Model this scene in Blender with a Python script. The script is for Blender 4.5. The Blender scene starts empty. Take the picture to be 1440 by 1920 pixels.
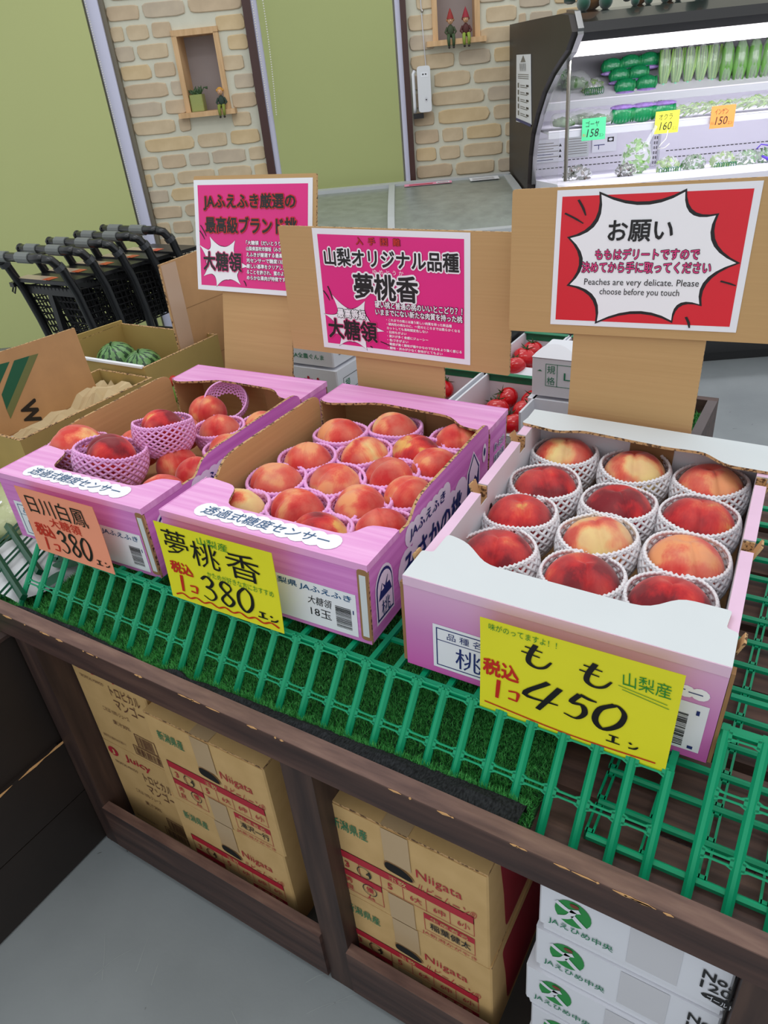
import bpy, math, random
import numpy as np
from mathutils import Vector, Matrix, Euler

# ------------------------------------------------------------------ camera, world, lights, exposure
SC = bpy.context.scene
COL = SC.collection
PI = math.pi
CAM = Vector((0.3964, -0.7132, 1.197))
WY = 0.5188                      # yaw of the room against the display table
WXV = Vector((math.cos(WY), math.sin(WY), 0)); NDV = Vector((-math.sin(WY), math.cos(WY), 0))
cd = bpy.data.cameras.new('camera'); cam = bpy.data.objects.new('camera', cd); COL.objects.link(cam)
cd.sensor_fit = 'VERTICAL'; cd.sensor_height = 24.0; cd.lens = 1354.97 / 1920 * 24.0
cd.clip_start = 0.02; cd.clip_end = 60
cam.matrix_world = Matrix(((0.8546, -0.2034, 0.4778, CAM.x), (0.5119, 0.4851, -0.7090, CAM.y), (-0.0876, 0.8505, 0.5187, CAM.z), (0, 0, 0, 1)))
SC.camera = cam
w = bpy.data.worlds.new('world'); SC.world = w; w.use_nodes = True
w.node_tree.nodes['Background'].inputs[0].default_value = (0.93, 0.97, 1.0, 1)
w.node_tree.nodes['Background'].inputs[1].default_value = 0.86
def area(name, loc, rot, sx, sy, power, color=(1, 1, 1)):
    l = bpy.data.lights.new(name, 'AREA'); l.shape = 'RECTANGLE'; l.size = sx; l.size_y = sy; l.energy = power; l.color = color
    o = bpy.data.objects.new(name, l); COL.objects.link(o); o.location = loc; o.rotation_euler = rot; return o
for i, (x, y) in enumerate(((0.9, -0.3), (-1.0, 0.5), (-0.9, 1.9), (-0.9, -1.4))):
    area('ceiling_lamp', (x, y, 2.75), (0, 0, WY), 1.25, 0.35, (9, 9, 6, 5)[i], (1, 0.99, 0.97))
SC.view_settings.view_transform = 'Standard'; SC.view_settings.look = 'None'
SC.view_settings.exposure = 0.0; SC.view_settings.gamma = 1.0; SC.view_settings.use_curve_mapping = False

# ------------------------------------------------------------------ materials
def lin(c):
    return tuple(((v / 255) / 12.92 if v / 255 <= 0.04045 else ((v / 255 + 0.055) / 1.055) ** 2.4) for v in c) + (1,)
MATS = {}
def mat(name, rgb, rough=0.6, metal=0.0, bump=0.0, bscale=60, var=0.0, vscale=8, emit=0, spec=0.5, alpha=1, trans=0, sheen=0, stretch=None, coat=0):
    if name in MATS: return MATS[name]
    m = bpy.data.materials.new(name); m.use_nodes = True; nt = m.node_tree; b = nt.nodes['Principled BSDF']
    c = lin(rgb); b.inputs['Base Color'].default_value = c; b.inputs['Roughness'].default_value = rough
    b.inputs['Metallic'].default_value = metal; b.inputs['Specular IOR Level'].default_value = spec
    b.inputs['Alpha'].default_value = alpha; b.inputs['Transmission Weight'].default_value = trans
    b.inputs['Sheen Weight'].default_value = sheen; b.inputs['Coat Weight'].default_value = coat
    if emit:
        b.inputs['Emission Color'].default_value = c; b.inputs['Emission Strength'].default_value = emit
    if bump or var:
        tc = nt.nodes.new('ShaderNodeTexCoord'); mp = nt.nodes.new('ShaderNodeMapping')
        nt.links.new(tc.outputs['Object'], mp.inputs[0])
        if stretch: mp.inputs['Scale'].default_value = stretch
    if var:
        n = nt.nodes.new('ShaderNodeTexNoise'); n.inputs['Scale'].default_value = vscale; n.inputs['Detail'].default_value = 6
        nt.links.new(mp.outputs[0], n.inputs['Vector'])
        r = nt.nodes.new('ShaderNodeValToRGB'); r.color_ramp.elements[0].position = 0.3; r.color_ramp.elements[1].position = 0.7
        r.color_ramp.elements[0].color = tuple(max(0, v * (1 - var)) for v in c[:3]) + (1,)
        r.color_ramp.elements[1].color = tuple(min(1, v * (1 + var)) for v in c[:3]) + (1,)
        nt.links.new(n.outputs['Fac'], r.inputs[0]); nt.links.new(r.outputs[0], b.inputs['Base Color'])
    if bump:
        n2 = nt.nodes.new('ShaderNodeTexNoise'); n2.inputs['Scale'].default_value = bscale; n2.inputs['Detail'].default_value = 4
        nt.links.new(mp.outputs[0], n2.inputs['Vector'])
        bp = nt.nodes.new('ShaderNodeBump'); bp.inputs['Strength'].default_value = bump; bp.inputs['Distance'].default_value = 0.002
        nt.links.new(n2.outputs['Fac'], bp.inputs['Height']); nt.links.new(bp.outputs[0], b.inputs['Normal'])
    MATS[name] = m; return m
def ramp_mat(name, stops, rough, scale, detail=6, stretch=(1, 1, 1), bump=0.2, dist=0.002, kind='noise', spec=0.5):
    if name in MATS: return MATS[name]
    m = bpy.data.materials.new(name); m.use_nodes = True; nt = m.node_tree; b = nt.nodes['Principled BSDF']
    b.inputs['Roughness'].default_value = rough; b.inputs['Specular IOR Level'].default_value = spec
    tc = nt.nodes.new('ShaderNodeTexCoord'); mp = nt.nodes.new('ShaderNodeMapping'); mp.inputs['Scale'].default_value = stretch
    nt.links.new(tc.outputs['Object'], mp.inputs[0])
    if kind == 'wave':
        n = nt.nodes.new('ShaderNodeTexWave'); n.inputs['Distortion'].default_value = 1.0; n.inputs['Detail'].default_value = 2; n.inputs['Scale'].default_value = scale
    else:
        n = nt.nodes.new('ShaderNodeTexNoise'); n.inputs['Scale'].default_value = scale; n.inputs['Detail'].default_value = detail
    nt.links.new(mp.outputs[0], n.inputs['Vector'])
    r = nt.nodes.new('ShaderNodeValToRGB'); cr = r.color_ramp
    while len(cr.elements) < len(stops): cr.elements.new(0.5)
    for e, (p, c) in zip(cr.elements, stops): e.position = p; e.color = lin(c)
    nt.links.new(n.outputs['Fac'], r.inputs[0]); nt.links.new(r.outputs[0], b.inputs['Base Color'])
    if bump:
        bp = nt.nodes.new('ShaderNodeBump'); bp.inputs['Strength'].default_value = bump; bp.inputs['Distance'].default_value = dist
        nt.links.new(n.outputs['Fac'], bp.inputs['Height']); nt.links.new(bp.outputs[0], b.inputs['Normal'])
    MATS[name] = m; return m
def peach_mat(i, stops, bias):
    m = bpy.data.materials.new('peach_skin'); m.use_nodes = True; nt = m.node_tree; b = nt.nodes['Principled BSDF']
    b.inputs['Roughness'].default_value = 0.62; b.inputs['Sheen Weight'].default_value = 0.25; b.inputs['Sheen Roughness'].default_value = 0.4
    b.inputs['Specular IOR Level'].default_value = 0.25
    tc = nt.nodes.new('ShaderNodeTexCoord'); oi = nt.nodes.new('ShaderNodeObjectInfo')
    n = nt.nodes.new('ShaderNodeTexNoise'); n.noise_dimensions = '4D'; n.inputs['Scale'].default_value = 24; n.inputs['Detail'].default_value = 2.0
    k = nt.nodes.new('ShaderNodeMath'); k.operation = 'MULTIPLY'; k.inputs[1].default_value = 37.0
    nt.links.new(oi.outputs['Random'], k.inputs[0]); nt.links.new(k.outputs[0], n.inputs['W']); nt.links.new(tc.outputs['Object'], n.inputs['Vector'])
    s = nt.nodes.new('ShaderNodeTexNoise'); s.inputs['Scale'].default_value = 1.0; s.inputs['Detail'].default_value = 5
    mp = nt.nodes.new('ShaderNodeMapping'); mp.inputs['Scale'].default_value = (420, 420, 60)
    nt.links.new(tc.outputs['Object'], mp.inputs[0]); nt.links.new(mp.outputs[0], s.inputs['Vector'])
    a = nt.nodes.new('ShaderNodeMath'); a.operation = 'MULTIPLY_ADD'; a.inputs[1].default_value = 0.16; a.inputs[2].default_value = bias - 0.08
    nt.links.new(s.outputs['Fac'], a.inputs[0])
    st = nt.nodes.new('ShaderNodeMath'); st.operation = 'MULTIPLY_ADD'; st.inputs[1].default_value = 1.75; st.inputs[2].default_value = -.375; nt.links.new(n.outputs['Fac'], st.inputs[0])
    ad = nt.nodes.new('ShaderNodeMath'); ad.operation = 'ADD'; nt.links.new(a.outputs[0], ad.inputs[0]); nt.links.new(st.outputs[0], ad.inputs[1])
    r = nt.nodes.new('ShaderNodeValToRGB'); cr = r.color_ramp
    while len(cr.elements) < len(stops): cr.elements.new(0.5)
    for e, (p, c) in zip(cr.elements, stops): e.position = p; e.color = lin(c)
    nt.links.new(ad.outputs[0], r.inputs[0])
    f2 = nt.nodes.new('ShaderNodeTexNoise'); f2.noise_dimensions = '4D'; f2.inputs['Scale'].default_value = 34; f2.inputs['Detail'].default_value = 4; nt.links.new(k.outputs[0], f2.inputs['W']); nt.links.new(tc.outputs['Object'], f2.inputs['Vector'])
    fr_ = nt.nodes.new('ShaderNodeMapRange'); fr_.inputs['From Min'].default_value = .42; fr_.inputs['From Max'].default_value = .72; fr_.inputs['To Max'].default_value = .55; nt.links.new(f2.outputs['Fac'], fr_.inputs['Value'])
    mxx = nt.nodes.new('ShaderNodeMixRGB'); mxx.inputs[2].default_value = lin((214, 150, 124) if i > 1 else (150, 84, 84)); nt.links.new(fr_.outputs[0], mxx.inputs[0]); nt.links.new(r.outputs[0], mxx.inputs[1]); nt.links.new(mxx.outputs[0], b.inputs['Base Color'])
    bp = nt.nodes.new('ShaderNodeBump'); bp.inputs['Strength'].default_value = 0.12; bp.inputs['Distance'].default_value = 0.001
    nt.links.new(s.outputs['Fac'], bp.inputs['Height']); nt.links.new(bp.outputs[0], b.inputs['Normal'])
    return m
RED = [(0.30, (126, 28, 38)), (0.42, (186, 38, 44)), (0.55, (212, 58, 54)), (0.66, (226, 98, 72)), (0.74, (232, 176, 96))]
ORG = [(0.28, (196, 44, 46)), (0.44, (214, 70, 62)), (0.57, (226, 98, 78)), (0.70, (238, 160, 108))]
YEL = [(0.36, (210, 62, 54)), (0.46, (230, 112, 80)), (0.56, (240, 172, 112)), (0.68, (236, 208, 140))]
PK = {'red': peach_mat(0, RED, 0.0), 'dark': peach_mat(1, RED, -0.06), 'orange': peach_mat(2, ORG, 0.05), 'coral': peach_mat(3, ORG, -0.05), 'yellow': peach_mat(4, YEL, 0.05), 'mixed': peach_mat(5, YEL, -0.03)}

pinkp = ramp_mat('pink_card', [(0.35, (208, 118, 196)), (0.65, (226, 146, 214))], 0.5, 1.0, stretch=(4, 4, 130), bump=0.05)
pinktop = ramp_mat('pink_card_lid', [(0.35, (226, 150, 210)), (0.65, (240, 178, 226))], 0.45, 1.0, stretch=(4, 120, 4), bump=0.05)
palepink = mat('pale_pink_card', (228, 192, 218), 0.5, var=0.04, vscale=20)
def grad_pink():
    m = bpy.data.materials.new('printed_pink_gradient'); m.use_nodes = True; nt = m.node_tree; b = nt.nodes['Principled BSDF']; b.inputs['Roughness'].default_value = 0.5
    tc = nt.nodes.new('ShaderNodeTexCoord'); sp = nt.nodes.new('ShaderNodeSeparateXYZ'); mr = nt.nodes.new('ShaderNodeMapRange')
    mr.inputs['From Min'].default_value = 0.0; mr.inputs['From Max'].default_value = 0.126
    r = nt.nodes.new('ShaderNodeValToRGB'); cr = r.color_ramp; cr.elements[0].color = lin((206, 96, 178)); cr.elements[1].color = lin((226, 178, 214)); e = cr.elements.new(0.45); e.color = lin((206, 130, 190))
    nt.links.new(tc.outputs['Object'], sp.inputs[0]); nt.links.new(sp.outputs['Z'], mr.inputs['Value']); nt.links.new(mr.outputs[0], r.inputs[0]); nt.links.new(r.outputs[0], b.inputs['Base Color'])
    return m
gpink = grad_pink()
kraft = mat('kraft_card', (188, 144, 98), 0.75, var=0.06, vscale=25, bump=0.1, bscale=90)
kraft2 = ramp_mat('kraft_liner', [(0.3, (188, 150, 100)), (0.7, (196, 158, 108))], 0.75, 1.0, stretch=(3, 3, 160), bump=0.08)
kraftdk = mat('kraft_dark', (150, 112, 72), 0.8, var=0.08, vscale=40)
signcard = ramp_mat('sign_card', [(0.3, (186, 150, 100)), (0.7, (191, 155, 105))], 0.7, 1.0, stretch=(3, 3, 260), bump=0.12)
niicard = ramp_mat('fruit_carton_card', [(0.3, (196, 160, 104)), (0.7, (208, 172, 116))], 0.7, 30, bump=0.1)
flute = ramp_mat('corrugated_edge', [(0.42, (92, 66, 44)), (0.5, (196, 158, 110))], 0.8, 1.0, stretch=(230, 230, 230), bump=0.3)
whitec = mat('white_card', (209, 215, 217), 0.55, var=0.015, vscale=14)
greyw = mat('white_card_inner', (214, 214, 220), 0.6)
whiteb = mat('white_coated_card', (222, 224, 232), 0.5, var=0.02, vscale=10)
paper = mat('white_paper', (236, 238, 244), 0.45)
ink = mat('black_ink', (22, 20, 22), 0.45)
inkb = mat('navy_ink', (30, 44, 110), 0.45)
inkt = mat('teal_blue_ink', (28, 84, 130), 0.45)
inkr = mat('red_ink', (200, 40, 28), 0.45)
inkg = mat('green_ink', (40, 140, 50), 0.45)
inkgd = mat('dark_green_ink', (24, 120, 84), 0.5)
inkcr = mat('crimson_ink', (178, 34, 52), 0.55)
inkbr = mat('brown_ink', (96, 58, 44), 0.55)
inkgr = mat('grey_ink', (120, 116, 110), 0.55)
hot = mat('magenta_print', (226, 36, 132), 0.35, var=0.03, vscale=6)
redp = mat('red_print', (218, 26, 44), 0.35, var=0.04, vscale=5)
pinkink = mat('pink_ink', (226, 60, 130), 0.45)
pinkglow = mat('pink_outline_ink', (240, 120, 170), 0.45)
wink = mat('white_print', (244, 244, 248), 0.45)
yel = mat('yellow_price_card', (238, 232, 42), 0.5, var=0.03, vscale=12)
org = mat('salmon_price_card', (250, 160, 128), 0.5, var=0.03, vscale=12)
grn_c = mat('green_price_card', (84, 214, 150), 0.5)
yel_c = mat('lime_price_card', (226, 226, 70), 0.5)
org_c = mat('orange_price_card', (252, 150, 74), 0.5)
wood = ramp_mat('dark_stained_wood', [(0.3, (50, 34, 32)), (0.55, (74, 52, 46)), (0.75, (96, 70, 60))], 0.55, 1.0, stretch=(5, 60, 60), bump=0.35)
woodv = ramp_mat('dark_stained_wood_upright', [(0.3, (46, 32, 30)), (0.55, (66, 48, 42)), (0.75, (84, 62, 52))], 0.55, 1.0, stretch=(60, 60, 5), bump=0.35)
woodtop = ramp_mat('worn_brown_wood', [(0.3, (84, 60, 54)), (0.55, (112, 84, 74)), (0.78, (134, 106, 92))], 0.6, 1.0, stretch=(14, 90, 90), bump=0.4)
plankm = ramp_mat('brown_deck_wood', [(0.3, (62, 42, 36)), (0.55, (88, 62, 52)), (0.8, (112, 82, 66))], 0.6, 1.0, stretch=(8, 110, 110), bump=0.4)
chipm = mat('bare_wood_chip', (214, 164, 108), 0.8)
binm = mat('black_brown_board', (34, 26, 22), 0.5, var=0.2, vscale=9)
rackm = mat('green_plastic', (8, 148, 102), 0.38, var=0.06, vscale=10, spec=.35)
rackd = mat('dark_green_plastic', (8, 74, 50), 0.35)
turfb = mat('turf_base', (14, 62, 24), 0.9, var=0.4, vscale=90)
blade = bpy.data.materials.new('turf_blade'); blade.use_nodes = True
_b = blade.node_tree.nodes['Principled BSDF']; _b.inputs['Roughness'].default_value = 0.6
_n = blade.node_tree.nodes.new('ShaderNodeTexNoise'); _n.inputs['Scale'].default_value = 260; _t = blade.node_tree.nodes.new('ShaderNodeTexCoord')
_r = blade.node_tree.nodes.new('ShaderNodeValToRGB'); _r.color_ramp.elements[0].position = .32; _r.color_ramp.elements[0].color = lin((24, 108, 38)); _r.color_ramp.elements[1].position = .68; _r.color_ramp.elements[1].color = lin((100, 206, 104))
blade.node_tree.links.new(_t.outputs['Object'], _n.inputs['Vector']); blade.node_tree.links.new(_n.outputs['Fac'], _r.inputs[0]); blade.node_tree.links.new(_r.outputs[0], _b.inputs['Base Color'])
backing = mat('black_turf_backing', (34, 36, 38), 0.9, bump=1.0, bscale=300, var=0.75, vscale=330, stretch=(1.6, .7, .7), spec=.2)
netp = mat('pink_foam', (240, 172, 230), 0.6, sheen=0.2); netw = mat('white_foam', (238, 236, 240), 0.6, sheen=0.2)
brown = mat('brown_trim', (70, 42, 38), 0.35); blackp = mat('black_plastic', (28, 28, 30), 0.35); greyp = mat('grey_grip', (120, 124, 122), 0.6)
blackm = mat('black_metal', (24, 25, 28), 0.3, coat=0.3)
chrome = mat('chrome', (150, 150, 150), 0.22, metal=1.0); steel = mat('brushed_steel', (160, 156, 150), 0.25, metal=1.0)
STEMG = mat('calyx_green', (52, 84, 40), 0.6); tomm = mat('tomato_skin', (206, 24, 34), 0.18, var=0.1, vscale=20, coat=0.3)

# ------------------------------------------------------------------ mesh helpers
class F:                                     # a frame: origin o, axes u, v, n
    def __init__(s, o=(0, 0, 0), u=(1, 0, 0), v=(0, 1, 0), n=None):
        s.o = Vector(o); s.u = Vector(u).normalized(); s.v = Vector(v).normalized(); s.n = Vector(n).normalized() if n else s.u.cross(s.v).normalized()
    def p(s, a, b, c=0): return s.o + s.u * a + s.v * b + s.n * c
    def sub(s, a, b, c=0, rot=0):
        u = s.u * math.cos(rot) + s.v * math.sin(rot); v = -s.u * math.sin(rot) + s.v * math.cos(rot)
        return F(s.p(a, b, c), u, v, s.n)
class MB:
    def __init__(s): s.v = []; s.f = []; s.m = []; s.mats = []
    def mi(s, m):
        if m not in s.mats: s.mats.append(m)
        return s.mats.index(m)
    def add(s, vs, fs, m):
        k = len(s.v); s.v.extend([tuple(x) for x in vs]); i = s.mi(m) if not isinstance(m, list) else None
        for j, f in enumerate(fs):
            s.f.append(tuple(a + k for a in f)); s.m.append(i if i is not None else s.mi(m[j]))
    def box(s, a, b, m, fr=None):
        fr = fr or F()
        P = [fr.p(x, y, z) for z in (a[2], b[2]) for y in (a[1], b[1]) for x in (a[0], b[0])]
        s.add(P, [(0, 2, 3, 1), (4, 5, 7, 6), (0, 1, 5, 4), (2, 6, 7, 3), (0, 4, 6, 2), (1, 3, 7, 5)], m)
    def rbox(s, a, b, m, r=0.003, fr=None):  # box with its four upright edges cut
        fr = fr or F(); (x0, y0, z0), (x1, y1, z1) = a, b
        poly = [(x0 + r, y0), (x1 - r, y0), (x1, y0 + r), (x1, y1 - r), (x1 - r, y1), (x0 + r, y1), (x0, y1 - r), (x0, y0 + r)]
        s.prism(poly, F(fr.p(0, 0, z0), fr.u, fr.v, fr.n), z1 - z0, m)
    def prism(s, poly, fr, h, m, mback=None, medge=None):   # poly in (u,v), extruded from 0 to h along n
        n = len(poly); P = [fr.p(a, b, 0) for a, b in poly] + [fr.p(a, b, h) for a, b in poly]
        fs = [tuple(range(n - 1, -1, -1)), tuple(range(n, 2 * n))]; ms = [mback or m, m]
        for i in range(n):
            j = (i + 1) % n; fs.append((i, j, n + j, n + i)); ms.append(medge or m)
        s.add(P, fs, ms)
    def flat(s, poly, fr, m, c=0.0):
        s.add([fr.p(a, b, c) for a, b in poly], [tuple(range(len(poly)))], m)
    def rect(s, fr, x0, y0, x1, y1, m, c=0.0): s.flat([(x0, y0), (x1, y0), (x1, y1), (x0, y1)], fr, m, c)
    def frame(s, fr, x0, y0, x1, y1, t, m, c=0.0):
        s.rect(fr, x0, y0, x1, y0 + t, m, c); s.rect(fr, x0, y1 - t, x1, y1, m, c); s.rect(fr, x0, y0 + t, x0 + t, y1 - t, m, c); s.rect(fr, x1 - t, y0 + t, x1, y1 - t, m, c)
    def tube(s, pts, r, m, n=8, closed=False, cap=True):
        pts = [Vector(p) for p in pts]; N = len(pts); rs = r if isinstance(r, (list, tuple)) else [r] * N
        vs = []; up = None
        for i, p in enumerate(pts):
            if closed: t = pts[(i + 1) % N] - pts[i - 1]
            else: t = pts[min(i + 1, N - 1)] - pts[max(i - 1, 0)]
            t.normalize()
            if up is None: up = Vector((0, 0, 1)) if abs(t.z) < 0.9 else Vector((1, 0, 0))
            a = t.cross(up)
            if a.length < 1e-6: a = t.cross(Vector((0.3, 0.9, 0.2)))
            a.normalize(); b = a.cross(t).normalized(); up = b
            for k in range(n):
                q = 2 * PI * k / n; vs.append(p + (a * math.cos(q) + b * math.sin(q)) * rs[i])
        fs = []
        for i in range(N if closed else N - 1):
            j = (i + 1) % N
            for k in range(n): fs.append((i * n + k, i * n + (k + 1) % n, j * n + (k + 1) % n, j * n + k))
        if cap and not closed: fs.append(tuple(range(n - 1, -1, -1))); fs.append(tuple(range((N - 1) * n, N * n)))
        s.add(vs, fs, m)
    def lathe(s, prof, m, o=(0, 0, 0), n=20, fr=None, sx=1, sy=1):
        fr = fr or F(o); vs = []; fs = []
        for r, z in prof:
            for k in range(n): q = 2 * PI * k / n; vs.append(fr.p(r * sx * math.cos(q), r * sy * math.sin(q), z))
        for i in range(len(prof) - 1):
            for k in range(n): fs.append((i * n + k, i * n + (k + 1) % n, (i + 1) * n + (k + 1) % n, (i + 1) * n + k))
        s.add(vs, fs, m)
    def blob(s, c, r, m, n=12, k=8, fn=None, fr=None):
        r = r if isinstance(r, (tuple, list)) else (r, r, r); fr = fr or F(); vs = []; fs = []
        for i in range(k + 1):
            th = PI * i / k
            for j in range(n):
                ph = 2 * PI * j / n; d = (math.sin(th) * math.cos(ph), math.sin(th) * math.sin(ph), math.cos(th)); q = fn(d) if fn else 1
                vs.append(fr.p(c[0] + d[0] * r[0] * q, c[1] + d[1] * r[1] * q, c[2] + d[2] * r[2] * q))
        for i in range(k):
            for j in range(n): fs.append((i * n + j, (i + 1) * n + j, (i + 1) * n + (j + 1) % n, i * n + (j + 1) % n))
        s.add(vs, fs, m)
    def brush(s, pts, fr, wd, m, c=0.0, taper=True, sub=5):        # a pen stroke
        P = [Vector((p[0], p[1])) for p in pts]; Q = []
        if len(P) > 2:
            E = [P[0] * 2 - P[1]] + P + [P[-1] * 2 - P[-2]]
            for i in range(1, len(E) - 2):
                for k in range(sub):
                    t = k / sub; a, b, c_, d = E[i - 1:i + 3]
                    Q.append(0.5 * ((2 * b) + (c_ - a) * t + (2 * a - 5 * b + 4 * c_ - d) * t * t + (3 * b - a - 3 * c_ + d) * t ** 3))
            Q.append(P[-1])
        else: Q = [P[0], (P[0] + P[1]) / 2, P[1]]
        vs = []; n = len(Q)
        for i, q in enumerate(Q):
            t = Q[min(i + 1, n - 1)] - Q[max(i - 1, 0)]
            if t.length < 1e-9: t = Vector((1, 0))
            t.normalize(); k = wd / 2 * ((1.0 if i < n * 0.55 else 1.0 - 0.6 * (i / n - 0.55) / 0.45) if taper else 1) * (0.85 + 0.3 * abs(t.y))
            nn = Vector((-t.y, t.x)); a = q + nn * k; b = q - nn * k; vs += [fr.p(a.x, a.y, c), fr.p(b.x, b.y, c)]
        s.add(vs, [(2 * i, 2 * i + 1, 2 * i + 3, 2 * i + 2) for i in range(n - 1)], m)
    def mesh(s, name, smooth=False, angle=None):
        me = bpy.data.meshes.new(name); me.from_pydata(s.v, [], s.f)
        for m in s.mats: me.materials.append(m)
        if len(s.mats) > 1: me.polygons.foreach_set('material_index', s.m)
        if smooth or angle: me.polygons.foreach_set('use_smooth', [True] * len(s.f))
        me.update()
        if angle: me.set_sharp_from_angle(angle=angle)
        return me
    def build(s, name, parent=None, smooth=False, angle=None, label=None, kind=None):
        return put(name, s.mesh(name, smooth, angle), parent, label, kind)
def put(name, me, parent=None, label=None, kind=None):
    o = bpy.data.objects.new(name, me); COL.objects.link(o)
    if parent: o.parent = parent
    if label: o['label'] = label
    if kind: o['kind'] = kind
    return o
def thing(name, label, cat, loc=(0, 0, 0), rot=(0, 0, 0), group=None):
    o = bpy.data.objects.new(name, None); COL.objects.link(o); o.location = loc; o.rotation_euler = rot
    o.empty_display_size = 0.05; o['label'] = label; o['category'] = cat
    if group: o['group'] = group
    return o
def tag(o, label, cat, group=None):
    o['label'] = label; o['category'] = cat
    if group: o['group'] = group
    return o
def copy_tree(o, parent=None):
    c = o.copy(); COL.objects.link(c); c.parent = parent
    for ch in list(o.children): copy_tree(ch, c)
    return c
def rpoly(pts, r, k=3):                       # round the corners of a polygon
    out = []; n = len(pts)
    for i in range(n):
        p = Vector(pts[i][:2]); a = Vector(pts[i - 1][:2]); b = Vector(pts[(i + 1) % n][:2]); rr = pts[i][2] if len(pts[i]) > 2 else r
        if rr <= 0: out.append(tuple(p)); continue
        da = (a - p); db = (b - p); ra = min(rr, da.length * 0.45); rb = min(rr, db.length * 0.45); A = p + da.normalized() * ra; B = p + db.normalized() * rb
        for j in range(k + 1):
            t = j / k; out.append(tuple(A * (1 - t) ** 2 + p * 2 * t * (1 - t) + B * t * t))
    return out

# ------------------------------------------------------------------ lettering
_G = {}
def glyphs(s, off):
    k = (s, off)
    if k not in _G:
        c = bpy.data.curves.new('t', 'FONT'); c.body = s; c.size = 1; c.resolution_u = 2; c.offset = off
        o = bpy.data.objects.new('t', c); COL.objects.link(o)
        me = bpy.data.meshes.new_from_object(o.evaluated_get(bpy.context.evaluated_depsgraph_get()))
        vs = [(v.co.x, v.co.y) for v in me.vertices]; fs = [tuple(p.vertices) for p in me.polygons]
        bpy.data.objects.remove(o); bpy.data.curves.remove(c); bpy.data.meshes.remove(me); _G[k] = (vs, fs)
    return _G[k]
def txt(b, s, fr, x, y, wd, h, m, off=0.0, c=0.0006, shear=0.0, outline=None, oo=0.045):
    vs, fs = glyphs(s, 0.0)
    xs = [v[0] for v in vs]; ys = [v[1] for v in vs]; x0, x1, y0, y1 = min(xs), max(xs), min(ys), max(ys)
    sx = wd / (x1 - x0); sy = h / (y1 - y0)
    def lay(mm, rad, cc, n):
        for k in range(max(n, 1)):
            dx = rad * math.cos(2 * PI * k / max(n, 1)) if n else 0; dy = rad * math.sin(2 * PI * k / max(n, 1)) if n else 0
            b.add([fr.p(x + (a + dx - x0) * sx + (d - y0) * sy * shear, y + (d + dy - y0) * sy, cc + k * 2e-6) for a, d in vs], fs, mm)
    if outline: lay(outline, off + oo, c - 0.0003, 10)
    lay(m, off * .8, c, 7 if off > .004 else 0)
DG = {'0': [[(.5, 1), (.12, .7), (.1, .25), (.45, 0), (.85, .3), (.9, .75), (.6, 1), (.42, .95)]],
      '1': [[(.5, 1), (.42, 0)]],
      '3': [[(.1, .82), (.45, 1), (.78, .82), (.62, .6), (.35, .54), (.7, .45), (.85, .2), (.5, 0), (.05, .12)]],
      '4': [[(.62, 1.0), (.02, .3), (.98, .28)], [(.95, .92), (.45, -.12)]],
      '5': [[(.42, .95), (.22, .58), (.62, .58), (.78, .3), (.55, .03), (.08, .08)], [(.42, .95), (.75, .88), (1.05, .86)]],
      '6': [[(.7, 1), (.2, .5), (.15, .1), (.5, 0), (.8, .2), (.6, .42), (.2, .3)]],
      '8': [[(.78, .9), (.4, 1), (.18, .78), (.5, .52), (.85, .25), (.5, 0), (.12, .2), (.45, .5), (.8, .75), (.72, .95)]],
      'mo': [[(.56, 1.05), (.36, .5), (.34, .12), (.6, -.04), (.9, .08), (1.12, .42)], [(.18, .84), (.8, .78)], [(.06, .56), (.72, .5)]],
      'ko': [[(.1, .8), (.85, .85), (.8, .1)], [(.1, .15), (.85, .1)]],
      'e': [[(.15, .9), (.85, .9)], [(.5, .9), (.5, .1)], [(0, .1), (1, .1)]],
      'n': [[(.05, .9), (.3, .7)], [(.05, .1), (.6, .2), (.95, .6)]]}
def pen(b, s, fr, x, y, wd, h, lw, m, gap=0.12, c=0.0008, sh=0.0):
    n = len(s); cw = wd / (n + gap * (n - 1))
    for i, ch in enumerate(s):
        for st in DG[ch]: b.brush([(x + i * cw * (1 + gap) + p[0] * cw + p[1] * h * sh, y + p[1] * h) for p in st], fr, lw, m, c)
def barcode(b, fr, x, y, wd, h, m, seed=1, vert=False, c=0.0006):
    rnd = random.Random(seed); a = 0; L = h if vert else wd
    while a < L:
        t = rnd.choice((0.008, 0.014, 0.022, 0.03)) * L
        if a + t > L: break
        if vert: b.rect(fr, x, y + a, x + wd, y + a + t, m, c)
        else: b.rect(fr, x + a, y, x + a + t, y + h, m, c)
        a += t + rnd.choice((0.01, 0.018, 0.026)) * L
def burst(b, fr, tips, ctr, sag, m, mo=None, ow=0.0, c=0.0004, k=7):
    out = []; n = len(tips); C = Vector(ctr)
    for i in range(n):
        p = Vector(tips[i]); q = Vector(tips[(i + 1) % n]); mid = (p + q) / 2; mid = mid + (C - mid) * sag * 2
        for j in range(k): t = j / k; out.append(p * (1 - t) ** 2 + mid * 2 * t * (1 - t) + q * t * t)
    poly = [tuple(p) for p in out]
    if mo:
        big = [C + (p - C) * (1 + ow / max((p - C).length, 1e-6)) for p in out]
        b.flat([tuple(p) for p in big], fr, mo, c - 0.0002)
    b.flat(poly, fr, m, c)

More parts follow.
